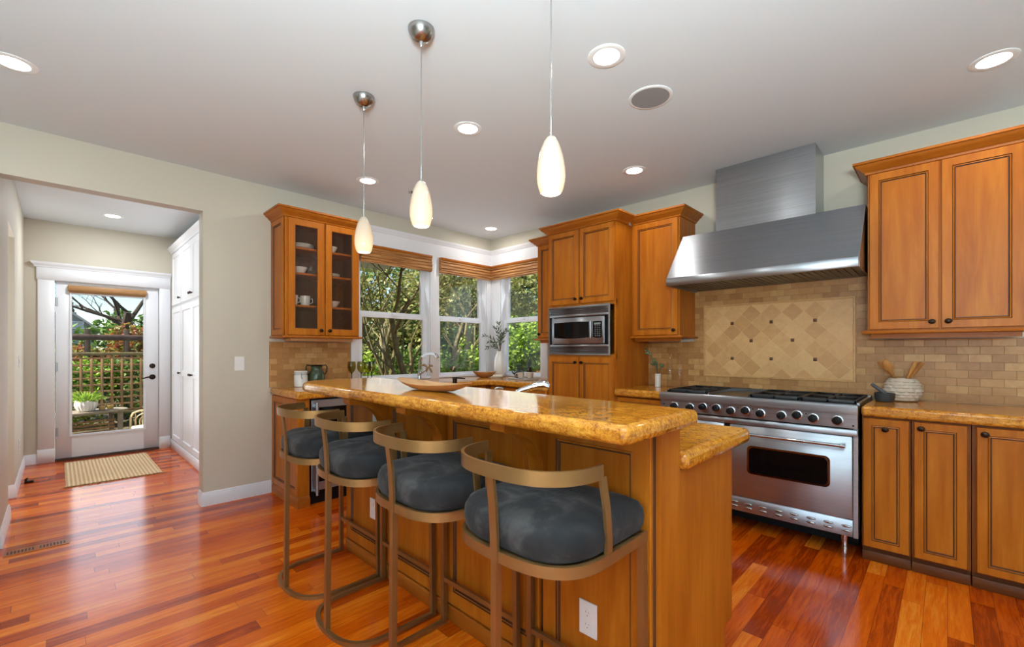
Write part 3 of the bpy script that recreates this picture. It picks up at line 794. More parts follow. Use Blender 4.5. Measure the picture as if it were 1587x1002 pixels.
# ------------------------------------------------------------------ range hood
t = thing('range_hood', 'large stainless chimney range hood over the range', 'range hood', (-.3, -3.34, 1.79))
hy0, hy1 = -3.957, -2.722
mb = MB().extr([(-.012, 2.242), (-.30, 2.242), (-.604, 1.852), (-.612, 1.846), (-.612, 1.790), (-.590, 1.790), (-.590, 1.84), (-.012, 1.84)], 1, hy0+.006, hy1-.006)
for y in (hy0, hy1-.012):
    mb.extr([(-.012, 2.236), (-.298, 2.236), (-.606, 1.85), (-.606, 1.790), (-.012, 1.790)], 1, y, y+.012)
part('canopy', mb, STEEL, t, smooth=25)
part('front_lip', MB().cbox(-.618, hy0+.001, 1.792, -.606, hy1-.001, 1.850, .003), STEEL, t)
mb = MB().box(-.585, hy0+.02, 1.800, -.03, hy1-.02, 1.812)
for k in range(3):
    a = hy0+.03+k*.395
    for i in range(9): mb.cbox(-.55, a+.02+i*.04, 1.794, -.08, a+.04+i*.04, 1.801, .002)
part('baffle_filter', mb, STEELD, t)
part('chimney_cover', MB().box(-.302, -3.678, 2.238, -.012, -3.0, H-.002), STEEL, t, smooth=0)

# ------------------------------------------------------------------ range
t = thing('range', 'wide stainless professional range with black knobs and two ovens', 'range', (-.35, -3.343, 0))
ry0, ry1 = -3.960, -2.724
part('range_body', MB().box(-.665, ry0, .145, -.015, ry1, .92).box(-.69, ry0, .145, -.665, ry0+.022, .80).box(-.69, ry1-.022, .145, -.665, ry1, .80), STEEL, t, smooth=0)
mb = MB().extr([(-.60, .930), (-.715, .930+.02), (-.724, .944), (-.727, .930), (-.722, .892), (-.66, .892), (-.60, .892)], 1, ry0-.002, ry1+.002)
part('front_ledge', mb, STEEL, t, smooth=30)
part('cooktop_edge', MB().box(-.62, ry0, .90, -.02, ry0+.014, .952).box(-.62, ry1-.014, .90, -.02, ry1, .952).box(-.075, ry0, .90, -.02, ry1, .958), STEEL, t)
mb = MB()
for i in range(60): mb.box(-.068, ry0+.02+i*.0200, .957, -.03, ry0+.030+i*.0200, .9595)
part('rear_vent_slots', mb, BLACK, t)
part('burner_tray', MB().box(-.62, ry0+.014, .900, -.075, ry1-.014, .925), BLACKI, t)
cp = part('control_panel', MB().extr([(-.66, .805), (-.706, .805), (-.712, .892), (-.66, .892)], 1, ry0, ry1), STEEL, t, smooth=0)
KY = (-2.836, -2.958, -3.053, -3.150, -3.247, -3.343, -3.437, -3.562, -3.650, -3.738, -3.862)
for i, y in enumerate(KY):
    zc = .847+(.012 if i in (2, 3, 5, 8) else 0)
    k = MB()
    k.lathe([(.030, 0), (.030, -.006), (.0265, -.008)], (-.709, y, zc), 20, axis=0)
    bz = part('knob', MB().lathe([(.0255, -.006), (.025, -.012), (.022, -.034), (.018, -.037)], (-.709, y, zc), 18, axis=0).cbox(-.757, y-.006, zc-.019, -.742, y+.006, zc+.019, .003), BLACK, t)
    part('bezel', k, CHROME, bz)
part('gap_shadow_strip', MB().box(-.685, ry0+.01, .796, -.66, ry1-.01, .806), BLACK, t)
part('door_rail', MB().cbox(-.702, ry0, .757, -.66, ry1, .795, .004), STEEL, t)
mb = MB()
for y, z in ((ry0+.016, .818), (ry1-.034, .851)): mb.box(-.7125, y, z, -.706, y+.010, z+.008)
part('indicator', mb, BLACK, t)
mb = MB()
for y in (-3.106, -3.20, -3.297, -3.391, -3.70): mb.lathe([(.004, 0), (.004, -.004)], (-.7095, y, .872), 10, axis=0)
part('indicator_light', mb, BLACK, t)
def oven_door(y0, y1, win):
    d = part('oven_door', MB().cbox(-.700, y0, .254, -.668, y1, .752, .004), STEEL, t)
    ht = MB().tube([(-.748, y0+.03, .700), (-.748, y1-.03, .700)], .0105, 12)
    for y in (y0+.045, y1-.045): ht.cbox(-.752, y-.013, .688, -.698, y+.013, .712, .004)
    part('handle', ht, CHROME, d)
    if win:
        a, b, z0, z1 = win
        def rr(g, r=.03):
            pts = []
            for cy_, cz_, a0 in ((b+g-r, z1+g-r, 0), (a-g+r, z1+g-r, 90), (a-g+r, z0-g+r, 180), (b+g-r, z0-g+r, 270)):
                for q in range(6): an = math.radians(a0+q*18); pts.append((cy_+r*math.cos(an), cz_+r*math.sin(an)))
            return pts
        part('window_trim', MB().extr(rr(.012), 0, -.704, -.699), CHROME, d)
        part('window', MB().extr(rr(0), 0, -.7055, -.7025), BLACKG, d)
oven_door(-3.935, -3.236, (-3.812, -3.362, .436, .607))
oven_door(-3.200, -2.748, None)
part('door_gap', MB().box(-.672, ry0+.024, .25, -.664, ry1-.024, .757), BLACK, t)
kp = part('kick_panel', MB().cbox(-.690, ry0+.024, .148, -.664, ry1-.024, .249, .002), STEEL, t)
for i in range(13):
    y = -3.905+i*.0915
    m = MB()
    for z in (.180, .208): m.ball((-.690, y, z), .009, .027, .0085, 12, 6)
    part('louver', m, NICKEL, kp)
mb = MB()
for y in (ry0+.065, ry1-.065): pass
for x, y in ((-.645, ry0+.072), (-.645, ry1-.072), (-.08, ry0+.072), (-.08, ry1-.072)):
    part('leg', MB().lathe([(.019, .148), (.019, .11), (.016, .108), (.016, .06), (.018, .055), (.014, .0)], (x, y, 0), 14), CHROME, t)
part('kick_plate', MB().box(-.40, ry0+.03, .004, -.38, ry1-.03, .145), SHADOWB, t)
part('griddle', MB().box(-.60, -3.335, .925, -.09, -3.048, .938).box(-.60, -3.335, .938, -.09, -3.327, .956).box(-.60, -3.056, .938, -.09, -3.048, .956).box(-.098, -3.335, .938, -.09, -3.048, .958).box(-.60, -3.335, .938, -.585, -3.048, .942), STEELD, t)
for y0, y1 in ((-3.040, -2.744), (-3.642, -3.343), (-3.944, -3.648)):
    g = MB(); zt, zb = .966, .952
    for x in (-.60, -.345, -.335, -.10): g.cbox(x-.006, y0, zb-.012, x+.006, y1, zt, .002)
    for y in (y0+.006, y1-.006, (y0+y1)/2): g.cbox(-.60, y-.006, zb-.006, -.10, y+.006, zt, .002)
    for xc in (-.47, -.22):
        for dx, dy in ((1,1),(1,-1),(-1,1),(-1,-1)):
            g.sweep([(xc+dx*.03, (y0+y1)/2+dy*.03, zt-.007), (xc+dx*.115, (y0+y1)/2+dy*.13, zt-.007)], [(-.005,-.007),(.005,-.007),(.005,.007),(-.005,.007)], up=(0,0,1))
    for x in (-.60, -.345, -.10):
        for y in (y0+.006, (y0+y1)/2, y1-.006): g.box(x-.006, y-.006, .924, x+.006, y+.006, zt-.004)
    gr = part('burner_grate', g, BLACKI, t)
    for xc in (-.47, -.22):
        part('burner_cap', MB().lathe([(.05, .925), (.048, .938), (.030, .943), (.028, .947), (.001, .948)], (xc, (y0+y1)/2, 0), 20), BLACKI, gr)

# ------------------------------------------------------------------ kitchen island
t = thing('kitchen_island', 'honey maple panelled kitchen island carrying a raised bar', 'island', (-2.45, -2.65, 0))
ix0, iy0, iy1 = -2.735, -3.695, -1.585
part('bar_wall', MB().box(ix0, iy0, .0, -2.60, iy1, 1.028), MAPLE, t, smooth=0)
mb = MB().box(-2.60, iy0+.02, .10, -2.085, iy1, .876).box(-2.60, iy0, .165, -2.078, iy0+.02, .876).box(-2.60, iy0, 0, -2.16, iy0+.02, .165).box(-2.60, iy1, 0, -2.16, iy1+.02, .876)
part('cabinet_body', mb, MAPLE, t, smooth=0)
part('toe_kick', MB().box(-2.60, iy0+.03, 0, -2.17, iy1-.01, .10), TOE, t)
for a, b in ((-2.085, -1.600), (-2.602, -2.103), (-3.222, -2.632), (-3.682, -3.242)):
    part('panel', MB().door((ix0, b, .088), YN, XN, b-a, .925, t=.017, fw=.062), WOODS, t, smooth=0)
part('groove', MB().box(ix0-.0015, iy0+.004, .08, ix0, iy0+.013, 1.014).box(ix0-.0015, -3.241, .08, ix0, -3.223, 1.014).box(ix0-.0015, -2.631, .08, ix0, -2.603, 1.014).box(ix0-.0015, -2.102, .08, ix0, -2.086, 1.014), GLAZE, t)
part('top_rail', MB().box(ix0-.004, iy0, 1.014, ix0, iy1, 1.028), MAPLE_H, t)
mb = MB().cbox(ix0-.014, iy0, 0, ix0, iy1, .074, .003)
part('base_molding', mb, MAPLE_H, t)
part('end_post', MB().box(ix0-.001, iy0-.014, .0, -2.602, iy0, 1.026), MAPLE, t, smooth=0)
part('end_panel', MB().box(-2.601, iy0-.004, .165, -2.076, iy0, .874).box(-2.601, iy0-.004, 0, -2.158, iy0, .165), MAPLE, t, smooth=0)
for yc in (-2.094, -2.617, -3.232):
    pr = [(ix0-.017, 1.027), (-2.985, 1.027), (-2.985, .998)]
    for k in range(13):
        a = PI/2*k/12; pr.append((-2.985+.012+.19*math.sin(a), .835+.155*math.cos(a)))
    pr += [(-2.775, .812), (ix0-.017, .808)]
    part('corbel', MB().extr(pr, 1, yc-.036, yc+.036), MAPLE, t, smooth=30, bev=.003)
mb = MB()
for a, b in ((-2.30, -1.62), (-3.0, -2.32), (-3.67, -3.02)): mb.door((-2.085, a, .12), YP, XP, b-a, .745)
part('range_side_door', mb, WOODS, t, smooth=0)
slab('bar_countertop', [(-3.034, -3.762), (-3.034, -1.68), (-3.012, -1.575), (-2.955, -1.475), (-2.88, -1.432), (-2.45, -1.432), (-2.572, -3.762)], 1.029, 1.083, 'long raised golden granite bar top along the stools', bev=.02)
slab('island_countertop', [(-2.60, -3.735), (-1.945, -3.735), (-1.945, -1.47), (-2.60, -1.47)], CB, CT, 'lower golden granite worktop of the island facing the range', bev=.022)
# ------------------------------------------------------------------ bar stools
def u_path(xf, xc, xr, hw, n=2.9, k=22, yc=0):
    pts = []
    if xf is not None: pts.append((xf, hw))
    for i in range(k+1):
        a = PI*i/k
        c, s_ = math.sin(a), math.cos(a)
        pts.append((xc-(xc-xr)*abs(c)**(2/n), math.copysign(hw*abs(s_)**(2/n), s_)))
    if xf is not None: pts.append((xf, -hw))
    return pts
SY = -1.815
STOOL_LABELS = ['brass stool with dark velvet cushion, farthest along the bar and nearest the beverage cooler',
                'brass stool with dark velvet cushion, second along the bar from the beverage cooler',
                'brass stool with dark velvet cushion, third along the bar from the beverage cooler',
                'brass stool with lighter grey velvet sheen, nearest the viewer at the bar']
def make_stool():
    t = thing('bar_stool', STOOL_LABELS[0], 'stool', (-2.97, SY, 0), 'brass velvet bar stools')
    rect = lambda w, h: [(-w/2, -h/2), (w/2, -h/2), (w/2, h/2), (-w/2, h/2)]
    P3 = lambda pts, z: [(x, SY+y, z) for x, y in pts]
    # cushion: rounded, bulging, gathered at the sides
    base = u_path(-2.80, -2.985, -3.176, .236, 3.0, 30)
    fr = []
    for i in range(9):
        a = PI/2*i/8; fr.append((-2.80+.036*math.sin(a)**.7, .236-.036*(1-math.cos(a)**.7)))
    out = list(reversed(fr))[0:-1] + base[0:] + [(x, -y) for x, y in fr][1:]
    cx_, n_ = -2.965, len(out); loops = []
    for s_, z, rip in ((.93,.716,0),(.975,.724,.003),(1.0,.742,.007),(1.012,.764,.007),(1.0,.789,.006),(.955,.808,.003),(.84,.820,0),(.60,.828,0),(.30,.832,0),(.08,.833,0)):
        loops.append([(cx_+(x-cx_)*(s_+rip*math.sin(i*2.9)), SY+y*(s_+rip*math.sin(i*2.9)), z+ (.004*math.sin(x*23)*math.cos(y*19) if s_ < .95 else 0)) for i, (x, y) in enumerate(out)])
    part('seat_cushion', MB().loft(loops), VELVET, t, smooth=80)
    ring = u_path(-2.772, -2.985, -3.182, .240, 2.9)
    part('seat_frame', MB().sweep(P3(ring, .703), rect(.012, .032), closed=True, up=(0,0,1)), BRASS, t)
    part('seat_support', MB().extr([(x, SY+y) for x, y in u_path(-2.785, -2.985, -3.172, .230, 2.9)], 2, .702, .714), BRASS, t)
    band = u_path(None, -3.0, -3.205, .231, 2.6, 26)
    part('back_rail', MB().sweep(P3(band, .945), rect(.009, .040), up=(0,0,1)), BRASS, t)
    for s_ in (1, -1):
        pts = [(-2.985, SY+s_*.239, .69), (-2.985, SY+s_*.241, .76), (-2.99, SY+s_*.238, .84), (-2.998, SY+s_*.229, .93)]
        part('back_post', MB().sweep(pts, rect(.026, .010), up=(0, s_, .01)), BRASS, t)
    pts = [(-3.186, SY, .69), (-3.187, SY, .76), (-3.192, SY, .84), (-3.203, SY, .93)]
    part('back_post', MB().sweep(pts, rect(.028, .011), up=(1,0,.01)), BRASS, t)
    part('rear_leg', MB().sweep([(-3.180, SY, .69), (-3.186, SY, .012)], rect(.022, .022), up=(1,0,0)), BRASS, t)
    for s_ in (1, -1):
        part('front_leg', MB().sweep([(-2.780, SY+s_*.230, .695), (-2.775, SY+s_*.236, .0)], rect(.022, .022), up=(1,0,0)), BRASS, t)
    part('footrest', MB().sweep([(-2.777, SY-.232, .212), (-2.777, SY+.232, .212)], rect(.016, .020), up=(0,0,1)), BRASS, t)
    part('base_rail', MB().sweep(P3(u_path(-2.775, -2.985, -3.192, .236, 2.7), .009), rect(.020, .018), up=(0,0,1)), BRASS, t)
    return t
st = make_stool()
for y, lb in zip((-2.332, -2.893, -3.436), STOOL_LABELS[1:]): dup(st, (-2.97, y, 0), lb)

# ------------------------------------------------------------------ lamps
def make_pendant(x, y, label):
    t = thing('pendant_lamp', label, 'lamp', (x, y, H), 'opal glass pendants over the bar')
    part('canopy', MB().lathe([(.060, H-.001), (.060, H-.006), (.055, H-.022), (.043, H-.042), (.024, H-.055), (.010, H-.059), (.008, H-.075), (.004, H-.082)], (x, y, 0), 28), NICKEL, t)
    part('cord', MB().tube([(x, y, H-.07), (x, y, 2.10)], .0022, 8), NICKEL, t)
    part('stem', MB().lathe([(.0045, 2.115), (.0045, 2.05), (.012, 2.046), (.014, 2.038)], (x, y, 0), 12), NICKEL, t)
    pr = [(.036,1.840),(.0405,1.846),(.0455,1.860),(.0500,1.880),(.0518,1.902),(.0512,1.925),(.0485,1.950),(.0438,1.975),(.0370,2.0),(.0285,2.022),(.0190,2.038),(.0105,2.046)]
    sh = part('shade', MB().lathe(pr, (x, y, 0), 30, caps=False), OPAL, t, smooth=80)
    part('bulb', MB().lathe([(.034, 1.8475), (.0355, 1.8425), (.033, 1.840), (.002, 1.839)], (x, y, 0), 20), BULB, sh)
    L = lamp('pendant_light', 'POINT', (0, 0, 1.872-H), .07, (1, .82, .56), shadow_soft_size=.012); L.parent = t
    return t
pp = make_pendant(-2.801, -1.928, 'teardrop white glass pendant farthest along the bar, hanging before the glass-door cabinet')
dup(pp, (-2.880, -2.625, H), 'teardrop white glass pendant in the middle of the row of three over the bar')
dup(pp, (-2.795, -3.318, H), 'teardrop white glass pendant nearest the viewer, its canopy above the photo')
def make_downlight(x, y, label, z=H):
    t = thing('recessed_light', label, 'light', (x, y, z), 'recessed ceiling lights')
    part('trim_ring', MB().lathe([(.092, z), (.092, z-.003), (.086, z-.006), (.064, z-.004), (.062, z-.001)], (x, y, 0), 32, caps=False), WHITEP, t)
    part('lens', MB().lathe([(.063, z-.0035), (.062, z-.0045), (.001, z-.005)], (x, y, 0), 28), LED, t)
    L = lamp('downlight', 'AREA', (0, 0, -.012), 3.6, (1, .96, .90), shape='DISK', size=.11); L.parent = t
    return t
dl = make_downlight(-4.199, -.936, 'recessed ceiling light at the far left near the hall opening')
for x, y, lb in ((-2.127, -3.127, 'recessed ceiling light beside the round ceiling speaker'), (-.735, -4.509, 'recessed ceiling light at the far right over the double wall cabinet'),
                 (-2.143, -2.075, 'recessed ceiling light in the middle of the ceiling, between two pendant cords'), (-.75, -2.517, 'recessed ceiling light in front of the microwave tower and hood chimney'),
                 (-2.162, -.756, 'recessed ceiling light just above the glass-door cabinet'), (-.382, -.408, 'small far recessed ceiling light at the window corner')):
    dup(dl, (x, y, H), lb)
hl = make_downlight(-3.616, 2.176, 'recessed ceiling light in the hall above the jute rug')
for c in kids(hl):
    if c.type == 'LIGHT': c.data.energy = 14; c.data.color = (.93, .97, 1)
t = thing('ceiling_speaker', 'round grey mesh speaker set flush in the ceiling', 'speaker', (-1.636, -3.11, H))
part('trim_ring', MB().lathe([(.122, H), (.122, H-.003), (.117, H-.006), (.106, H-.005)], (-1.636, -3.11, 0), 40, caps=False), WHITEP, t)
part('grille', MB().lathe([(.108, H-.003), (.106, H-.005), (.001, H-.006)], (-1.636, -3.11, 0), 40), SPEAKG, t)
t = solo('sprinkler_head', MB().lathe([(.036, H-.001), (.036, H-.004), (.022, H-.008), (.008, H-.010), (.008, H-.030), (.017, H-.033), (.017, H-.035)], (-1.735, -.79, 0), 18), NICKEL,
         'small ceiling sprinkler half hidden behind the middle pendant', 'sprinkler', (-1.735, -.79, H))

# ------------------------------------------------------------------ woven blinds
def blind(label, horiz, a0, a1, c):
    t = thing('woven_blind', label, 'blind', ((a0+a1)/2, c, 2.19) if horiz else (c, (a0+a1)/2, 2.19), 'woven bamboo blinds')
    prof = [(-.030,2.373),(.015,2.373),(.015,2.20),(-.004,2.188),(-.026,2.192),(-.036,2.206),(-.030,2.214),(-.038,2.224),(-.034,2.240),(-.026,2.246),(-.037,2.256),(-.030,2.276),(-.022,2.282),(-.033,2.292),(-.026,2.312),(-.018,2.318),(-.030,2.328),(-.024,2.350)]
    mb = MB()
    if horiz: mb.extr([(c+d, z) for d, z in prof], 0, a0, a1)
    else: mb.extr([(c+d, z) for d, z in prof], 1, a0, a1)
    part('folded_shade', mb, BLIND, t, smooth=30)
    m = MB()
    (m.cbox(a0, c-.036, 2.345, a1, c-.030, 2.374, .001) if horiz else m.cbox(c-.036, a0, 2.345, c-.030, a1, 2.374, .001))
    part('headrail', m, MAPLE_H, t)
blind('woven bamboo blind folded over the left window, beside the glass-door cabinet', True, -1.866, -.985, -.0215)
blind('woven bamboo blind folded over the middle window, left of the room corner', True, -.86, -.045, -.0215)
blind('woven bamboo blind folded over the right-hand window, right of the room corner', False, -.886, -.045, -.0215)

# ------------------------------------------------------------------ things on the worktops
def lath(mb, prof, x, y, z, seg=24, caps=True): return mb.lathe([(r, z+h) for r, h in prof], (x, y, 0), seg, caps=caps)
ZC, ZB = CT, 1.083
def boat(x, y, z, L, Wd, Hh, rz, lift=.03, th=.006):
    # long shallow bowl: outer and inner shells
    mb = MB(); n = 28
    def loop(s_, zz, up):
        l = []
        for i in range(n):
            a = 2*PI*i/n
            px_, py_ = math.copysign(abs(math.cos(a))**.9, math.cos(a))*L*s_, math.sin(a)*abs(math.sin(a))**.15*Wd*s_**.8
            q = abs(px_/L)**2.2
            X_, Y_ = px_*math.cos(rz)-py_*math.sin(rz), px_*math.sin(rz)+py_*math.cos(rz)
            l.append((x+X_, y+Y_, z+zz+up*q))
        return l
    mb.loft([loop(.30, 0, 0), loop(.55, Hh*.18, 0), loop(.8, Hh*.6, lift*.6), loop(1, Hh, lift), loop(.975, Hh+th*.4, lift), loop(.78, Hh*.66+th, lift*.6), loop(.52, Hh*.24+th, 0), loop(.2, th+.002, 0)])
    return mb
solo('wooden_bowl', boat(-2.785, -2.575, ZB, .285, .082, .030, PI/2, .020), BOWLW, 'long shallow pale wooden bowl on the raised granite bar', 'bowl', (-2.785, -2.575, ZB), smooth=60)
solo('wooden_bowl', boat(-.379, -.289, ZC, .145, .075, .062, -PI/4, .012), BOWLD, 'small honey wooden bowl on the worktop in the window corner', 'bowl', (-.379, -.289, ZC), smooth=60)
# napkin
mb = MB()
for k in range(4):
    c, s_ = math.cos(.5+k*.03), math.sin(.5+k*.03); q = []
    for i in range(5):
        for j in range(5):
            u_, v_ = (i/4-.5)*.12, (j/4-.5)*.12
            q.append((-.335+u_*c-v_*s_, -.470+u_*s_+v_*c, ZC+.003+k*.006+.02*(i/4)**2+.002*math.sin(i*2+k)))
    b = [(p[0], p[1], p[2]-.003) for p in q]
    fs = [(i*5+j, i*5+j+1, i*5+j+6, i*5+j+5) for i in range(4) for j in range(4)]
    mb.add(q+b, fs+[tuple(25+z for z in reversed(f)) for f in fs]+[(i, i+25, i+26, i+1) for i in range(4)]+[(20+i, 21+i, 46+i, 45+i) for i in range(4)])
solo('linen_napkin', mb, LINEN, 'folded cream napkin beside the small wooden bowl', 'napkin', (-.335, -.47, ZC))
def leaf_mb(mb, p, d, L, w, rng, m=0):
    d = Vector(d).normalized(); s_ = d.cross(Vector((rng.uniform(-1,1), rng.uniform(-1,1), rng.uniform(-.4,1)))).normalized(); p = Vector(p)
    nrm = s_.cross(d)
    mb.add([p, p+d*L*.35+s_*w+nrm*.1*w, p+d*L+nrm*L*.12, p+d*L*.35-s_*w+nrm*.1*w, p+d*L*.4-nrm*w*.25], [(0,1,4),(1,2,4),(2,3,4),(3,0,4)], m)
def sprig(stems, lv, rng, pts, r, n, L, w, start=.25, droop=0):
    pts = [Vector(p) for p in pts]; stems.tube(pts, [r*(1-.6*i/(len(pts)-1)) for i in range(len(pts))], 6)
    for i in range(n):
        f = start+(1-start)*i/max(1, n-1); q = f*(len(pts)-1); a = min(int(q), len(pts)-2); p = pts[a].lerp(pts[a+1], q-a); tg = (pts[a+1]-pts[a]).normalized()
        ang = i*2.4; o = tg.orthogonal().normalized(); o2 = tg.cross(o)
        d = tg*.8+(o*math.cos(ang)+o2*math.sin(ang))*.85-Vector((0,0,droop))
        leaf_mb(lv, p, d, L*rng.uniform(.75,1.15), w*rng.uniform(.8,1.2), rng)
rng = random.Random(4)
vx, vy = -.125, -.30
t = thing('vase', 'tall white ribbed vase of olive branches in the window corner', 'vase', (vx, vy, ZC))
mb = MB(); loops = []
for r, h in [(.052,0),(.066,.006),(.073,.06),(.074,.15),(.070,.22),(.058,.262),(.046,.285),(.044,.305),(.048,.322),(.043,.322),(.039,.30)]:
    loops.append([(vx+r*(1+.025*math.cos(12*2*PI*i/72))*math.cos(2*PI*i/72), vy+r*(1+.025*math.cos(12*2*PI*i/72))*math.sin(2*PI*i/72), ZC+h) for i in range(72)])
mb.loft(loops); part('vase_body', mb, CER, t, smooth=60)
sm, lm = MB(), MB()
R_ = Vector((.699, -.715, 0)); F_ = Vector((-.715, -.699, 0))
for du, hh, ff in ((-.20,.20,.03),(-.14,.12,.05),(-.06,.30,.0),(-.02,.36,-.02),(.03,.22,.04),(.08,.26,.0),(-.17,.04,.06),(.0,.17,.06)):
    b = Vector((vx, vy, ZC+.30)); e = Vector((vx, vy, ZC+.32+hh))+R_*du+F_*ff
    m_ = b.lerp(e, .5)+Vector((0,0,.05))-R_*du*.12
    sprig(sm, lm, rng, [b, b.lerp(m_, .5)+Vector((0,0,.01)), m_, m_.lerp(e, .5)+Vector((0,0,.012)), e], .003, 17, .058, .0085, .22)
part('branch', sm, STEM, t); part('leaves', lm, SAGE, t, fix=False)
# tray with teapot and mugs
tc, ts = Vector((-.315, -.875)), 1.35
mb = MB(); c, s_ = math.cos(ts), math.sin(ts)
def tr(u, v): return (tc.x+u*c-v*s_, tc.y+u*s_+v*c)
mb.extr([tr(-.19,-.085), tr(.19,-.085), tr(.19,.085), tr(-.19,.085)], 2, ZC+.001, ZC+.013)
solo('serving_board', mb, plain('grey_marble', (176, 170, 164), .3, var=.12, vscale=14), 'flat grey serving board under the black teapot by the window', 'tray', (tc.x, tc.y, ZC), bev=.003)
ZT = ZC+.0135
t = thing('teapot', 'small black cast iron teapot with hoop handle on the grey board', 'teapot', (-.268, -.768, ZT))
part('pot_body', lath(MB(), [(.032,0),(.050,.014),(.058,.036),(.054,.058),(.038,.074),(.024,.078)], -.268, -.768, ZT), STONE, t)
part('lid', lath(MB(), [(.030,.076),(.026,.084),(.010,.088),(.006,.094),(.010,.100),(.006,.106),(.001,.107)], -.268, -.768, ZT), IRON, t)
part('spout', MB().tube([(-.268-.045, -.768+.02, ZT+.04), (-.268-.07, -.768+.03, ZT+.055), (-.268-.082, -.768+.036, ZT+.074)], [.012,.008,.006], 10), IRON, t)
hp = []
for i in range(17):
    a = PI*i/16; hp.append(Vector((-.268, -.768, ZT+.062))+R_*(.054*math.cos(a))+Vector((0,0,.088*math.sin(a))))
part('handle', MB().tube(hp, .0042, 8), IRON, t)
def make_mug(x, y, rz, label):
    t = thing('mug', label, 'mug', (x, y, ZT), 'cream mugs on the serving board')
    part('mug_body', lath(MB(), [(.024,0),(.031,.004),(.038,.030),(.040,.066),(.0385,.066),(.036,.032),(.026,.008),(.002,.007)], x, y, ZT), CERM, t)
    hp = [(x+.036, y, ZT+.054), (x+.054, y, ZT+.056), (x+.064, y, ZT+.042), (x+.056, y, ZT+.024), (x+.036, y, ZT+.016)]
    part('handle', MB().tube(hp, .0042, 8), CERM, t)
    t.rotation_euler = (0, 0, rz); return t
mg = make_mug(-.345, -.868, 2.2, 'cream mug on the grey board next to the black teapot')
dup(mg, (-.292, -.958, ZT), 'cream mug on the grey board farther from the black teapot', -2.1)
# kitchen faucets
t = thing('faucet', 'chrome arched faucet in front of the window post, with bronze leaf handles', 'faucet', (-1.205, -.115, ZC))
fx, fy = -1.205, -.115
part('base', lath(MB(), [(.030,0),(.030,.008),(.022,.014),(.020,.05),(.026,.055),(.026,.085),(.016,.095)], fx, fy, ZC), CHROME, t)
sp_ = [(fx, fy, ZC+.09), (fx, fy, ZC+.19), (fx+.006, fy-.03, ZC+.255), (fx+.02, fy-.10, ZC+.292), (fx+.035, fy-.18, ZC+.298), (fx+.045, fy-.235, ZC+.288)]
part('spout', MB().tube(sp_, [.013,.012,.012,.012,.012,.013], 12), CHROME, t)
part('spray_head', MB().tube([(fx+.045, fy-.232, ZC+.292), (fx+.052, fy-.262, ZC+.272), (fx+.055, fy-.272, ZC+.252)], [.015,.023,.021], 14), CHROME, t)
mb = MB(); mb.tube([(fx+.02, fy-.02, ZC+.075), (fx+.05, fy-.06, ZC+.11), (fx+.06, fy-.10, ZC+.15), (fx+.058, fy-.12, ZC+.28)], [.006,.005,.004,.003], 8)
part('lever', mb, DRY, t)
for k, (du, dz, tw) in enumerate(((-.075,.03,.4),(-.02,-.045,.9),(.055,.02,-.3),(.045,-.055,-.8))):
    p0 = Vector((fx+.055, fy-.09, ZC+.135)); p1 = p0+R_*du+Vector((0,0,dz)); m_ = p0.lerp(p1, .5)+Vector((0,0,.02))
    part('handle_leaf', MB().tube([p0, p0.lerp(m_, .6), m_, m_.lerp(p1, .6), p1], [.004,.012,.015,.012,.003], 8), DRY, t)
t = thing('faucet', 'low chrome island faucet seen just over the raised bar', 'faucet', (-2.45, -2.76, ZC))
part('base', lath(MB(), [(.030,0),(.030,.01),(.022,.018),(.021,.075),(.024,.082)], -2.45, -2.76, ZC), CHROME, t)
part('spout', MB().tube([(-2.45,-2.76,ZC+.07),(-2.437,-2.775,ZC+.105),(-2.41,-2.81,ZC+.132),(-2.375,-2.85,ZC+.150),(-2.350,-2.876,ZC+.158)], [.016,.016,.016,.017,.018], 14), CHROME, t)
part('spray_head', MB().tube([(-2.356,-2.870,ZC+.158),(-2.335,-2.893,ZC+.160),(-2.318,-2.912,ZC+.150)], [.022,.027,.022], 16), CHROME, t)
mb = lath(MB(), [(.022,0),(.022,.01),(.015,.018),(.014,.10),(.017,.115)], -2.40, -2.625, ZC)
mb.tube([(-2.385,-2.60,ZC+.125),(-2.40,-2.625,ZC+.128),(-2.415,-2.66,ZC+.132),(-2.425,-2.69,ZC+.138)], [.009,.012,.010,.006], 10)
part('lever', mb, CHROME, t)
t = thing('soap_dispenser', 'small dark bronze soap pump peeking over the raised bar', 'soap dispenser', (-2.35, -2.20, ZC))
part('pump_body', lath(MB(), [(.024,0),(.024,.006),(.014,.012),(.014,.165),(.010,.168)], -2.35, -2.20, ZC, 14), BRONZE, t)
part('nozzle', MB().tube([(-2.36,-2.19,ZC+.166),(-2.34,-2.215,ZC+.167),(-2.31,-2.25,ZC+.163)], [.006,.0055,.004], 8), BRONZE, t)
# canister, jug, goblets
t = thing('canister', 'white ceramic clip-top canister beside the dark green jug', 'canister', (-2.478, -.105, ZC))
part('jar', lath(MB(), [(.052,0),(.058,.004),(.059,.10),(.056,.108),(.056,.114)], -2.478, -.105, ZC), CER, t)
part('lid', lath(MB(), [(.057,.117),(.059,.120),(.059,.140),(.054,.146),(.002,.148)], -2.478, -.105, ZC), CER, t)
mb = MB()
for h in (.115, .128): mb.tube([(-2.478+.0605*math.cos(2*PI*i/20), -.105+.0605*math.sin(2*PI*i/20), ZC+h) for i in range(20)], .0016, 6, closed=True)
cl = Vector((-2.478, -.105, ZC))+Vector((-.30, -.954, 0))*.061
mb.tube([cl+Vector((0,0,.128)), cl+Vector((-.002,-.006,.11)), cl+Vector((0,-.002,.086)), cl+Vector((.008,-.004,.074))], .0028, 6)
part('wire_clip', mb, STEELD, t)
t = thing('jug', 'dark green glazed jug with two bronze handles on the left worktop', 'jug', (-2.345, -.125, ZC))
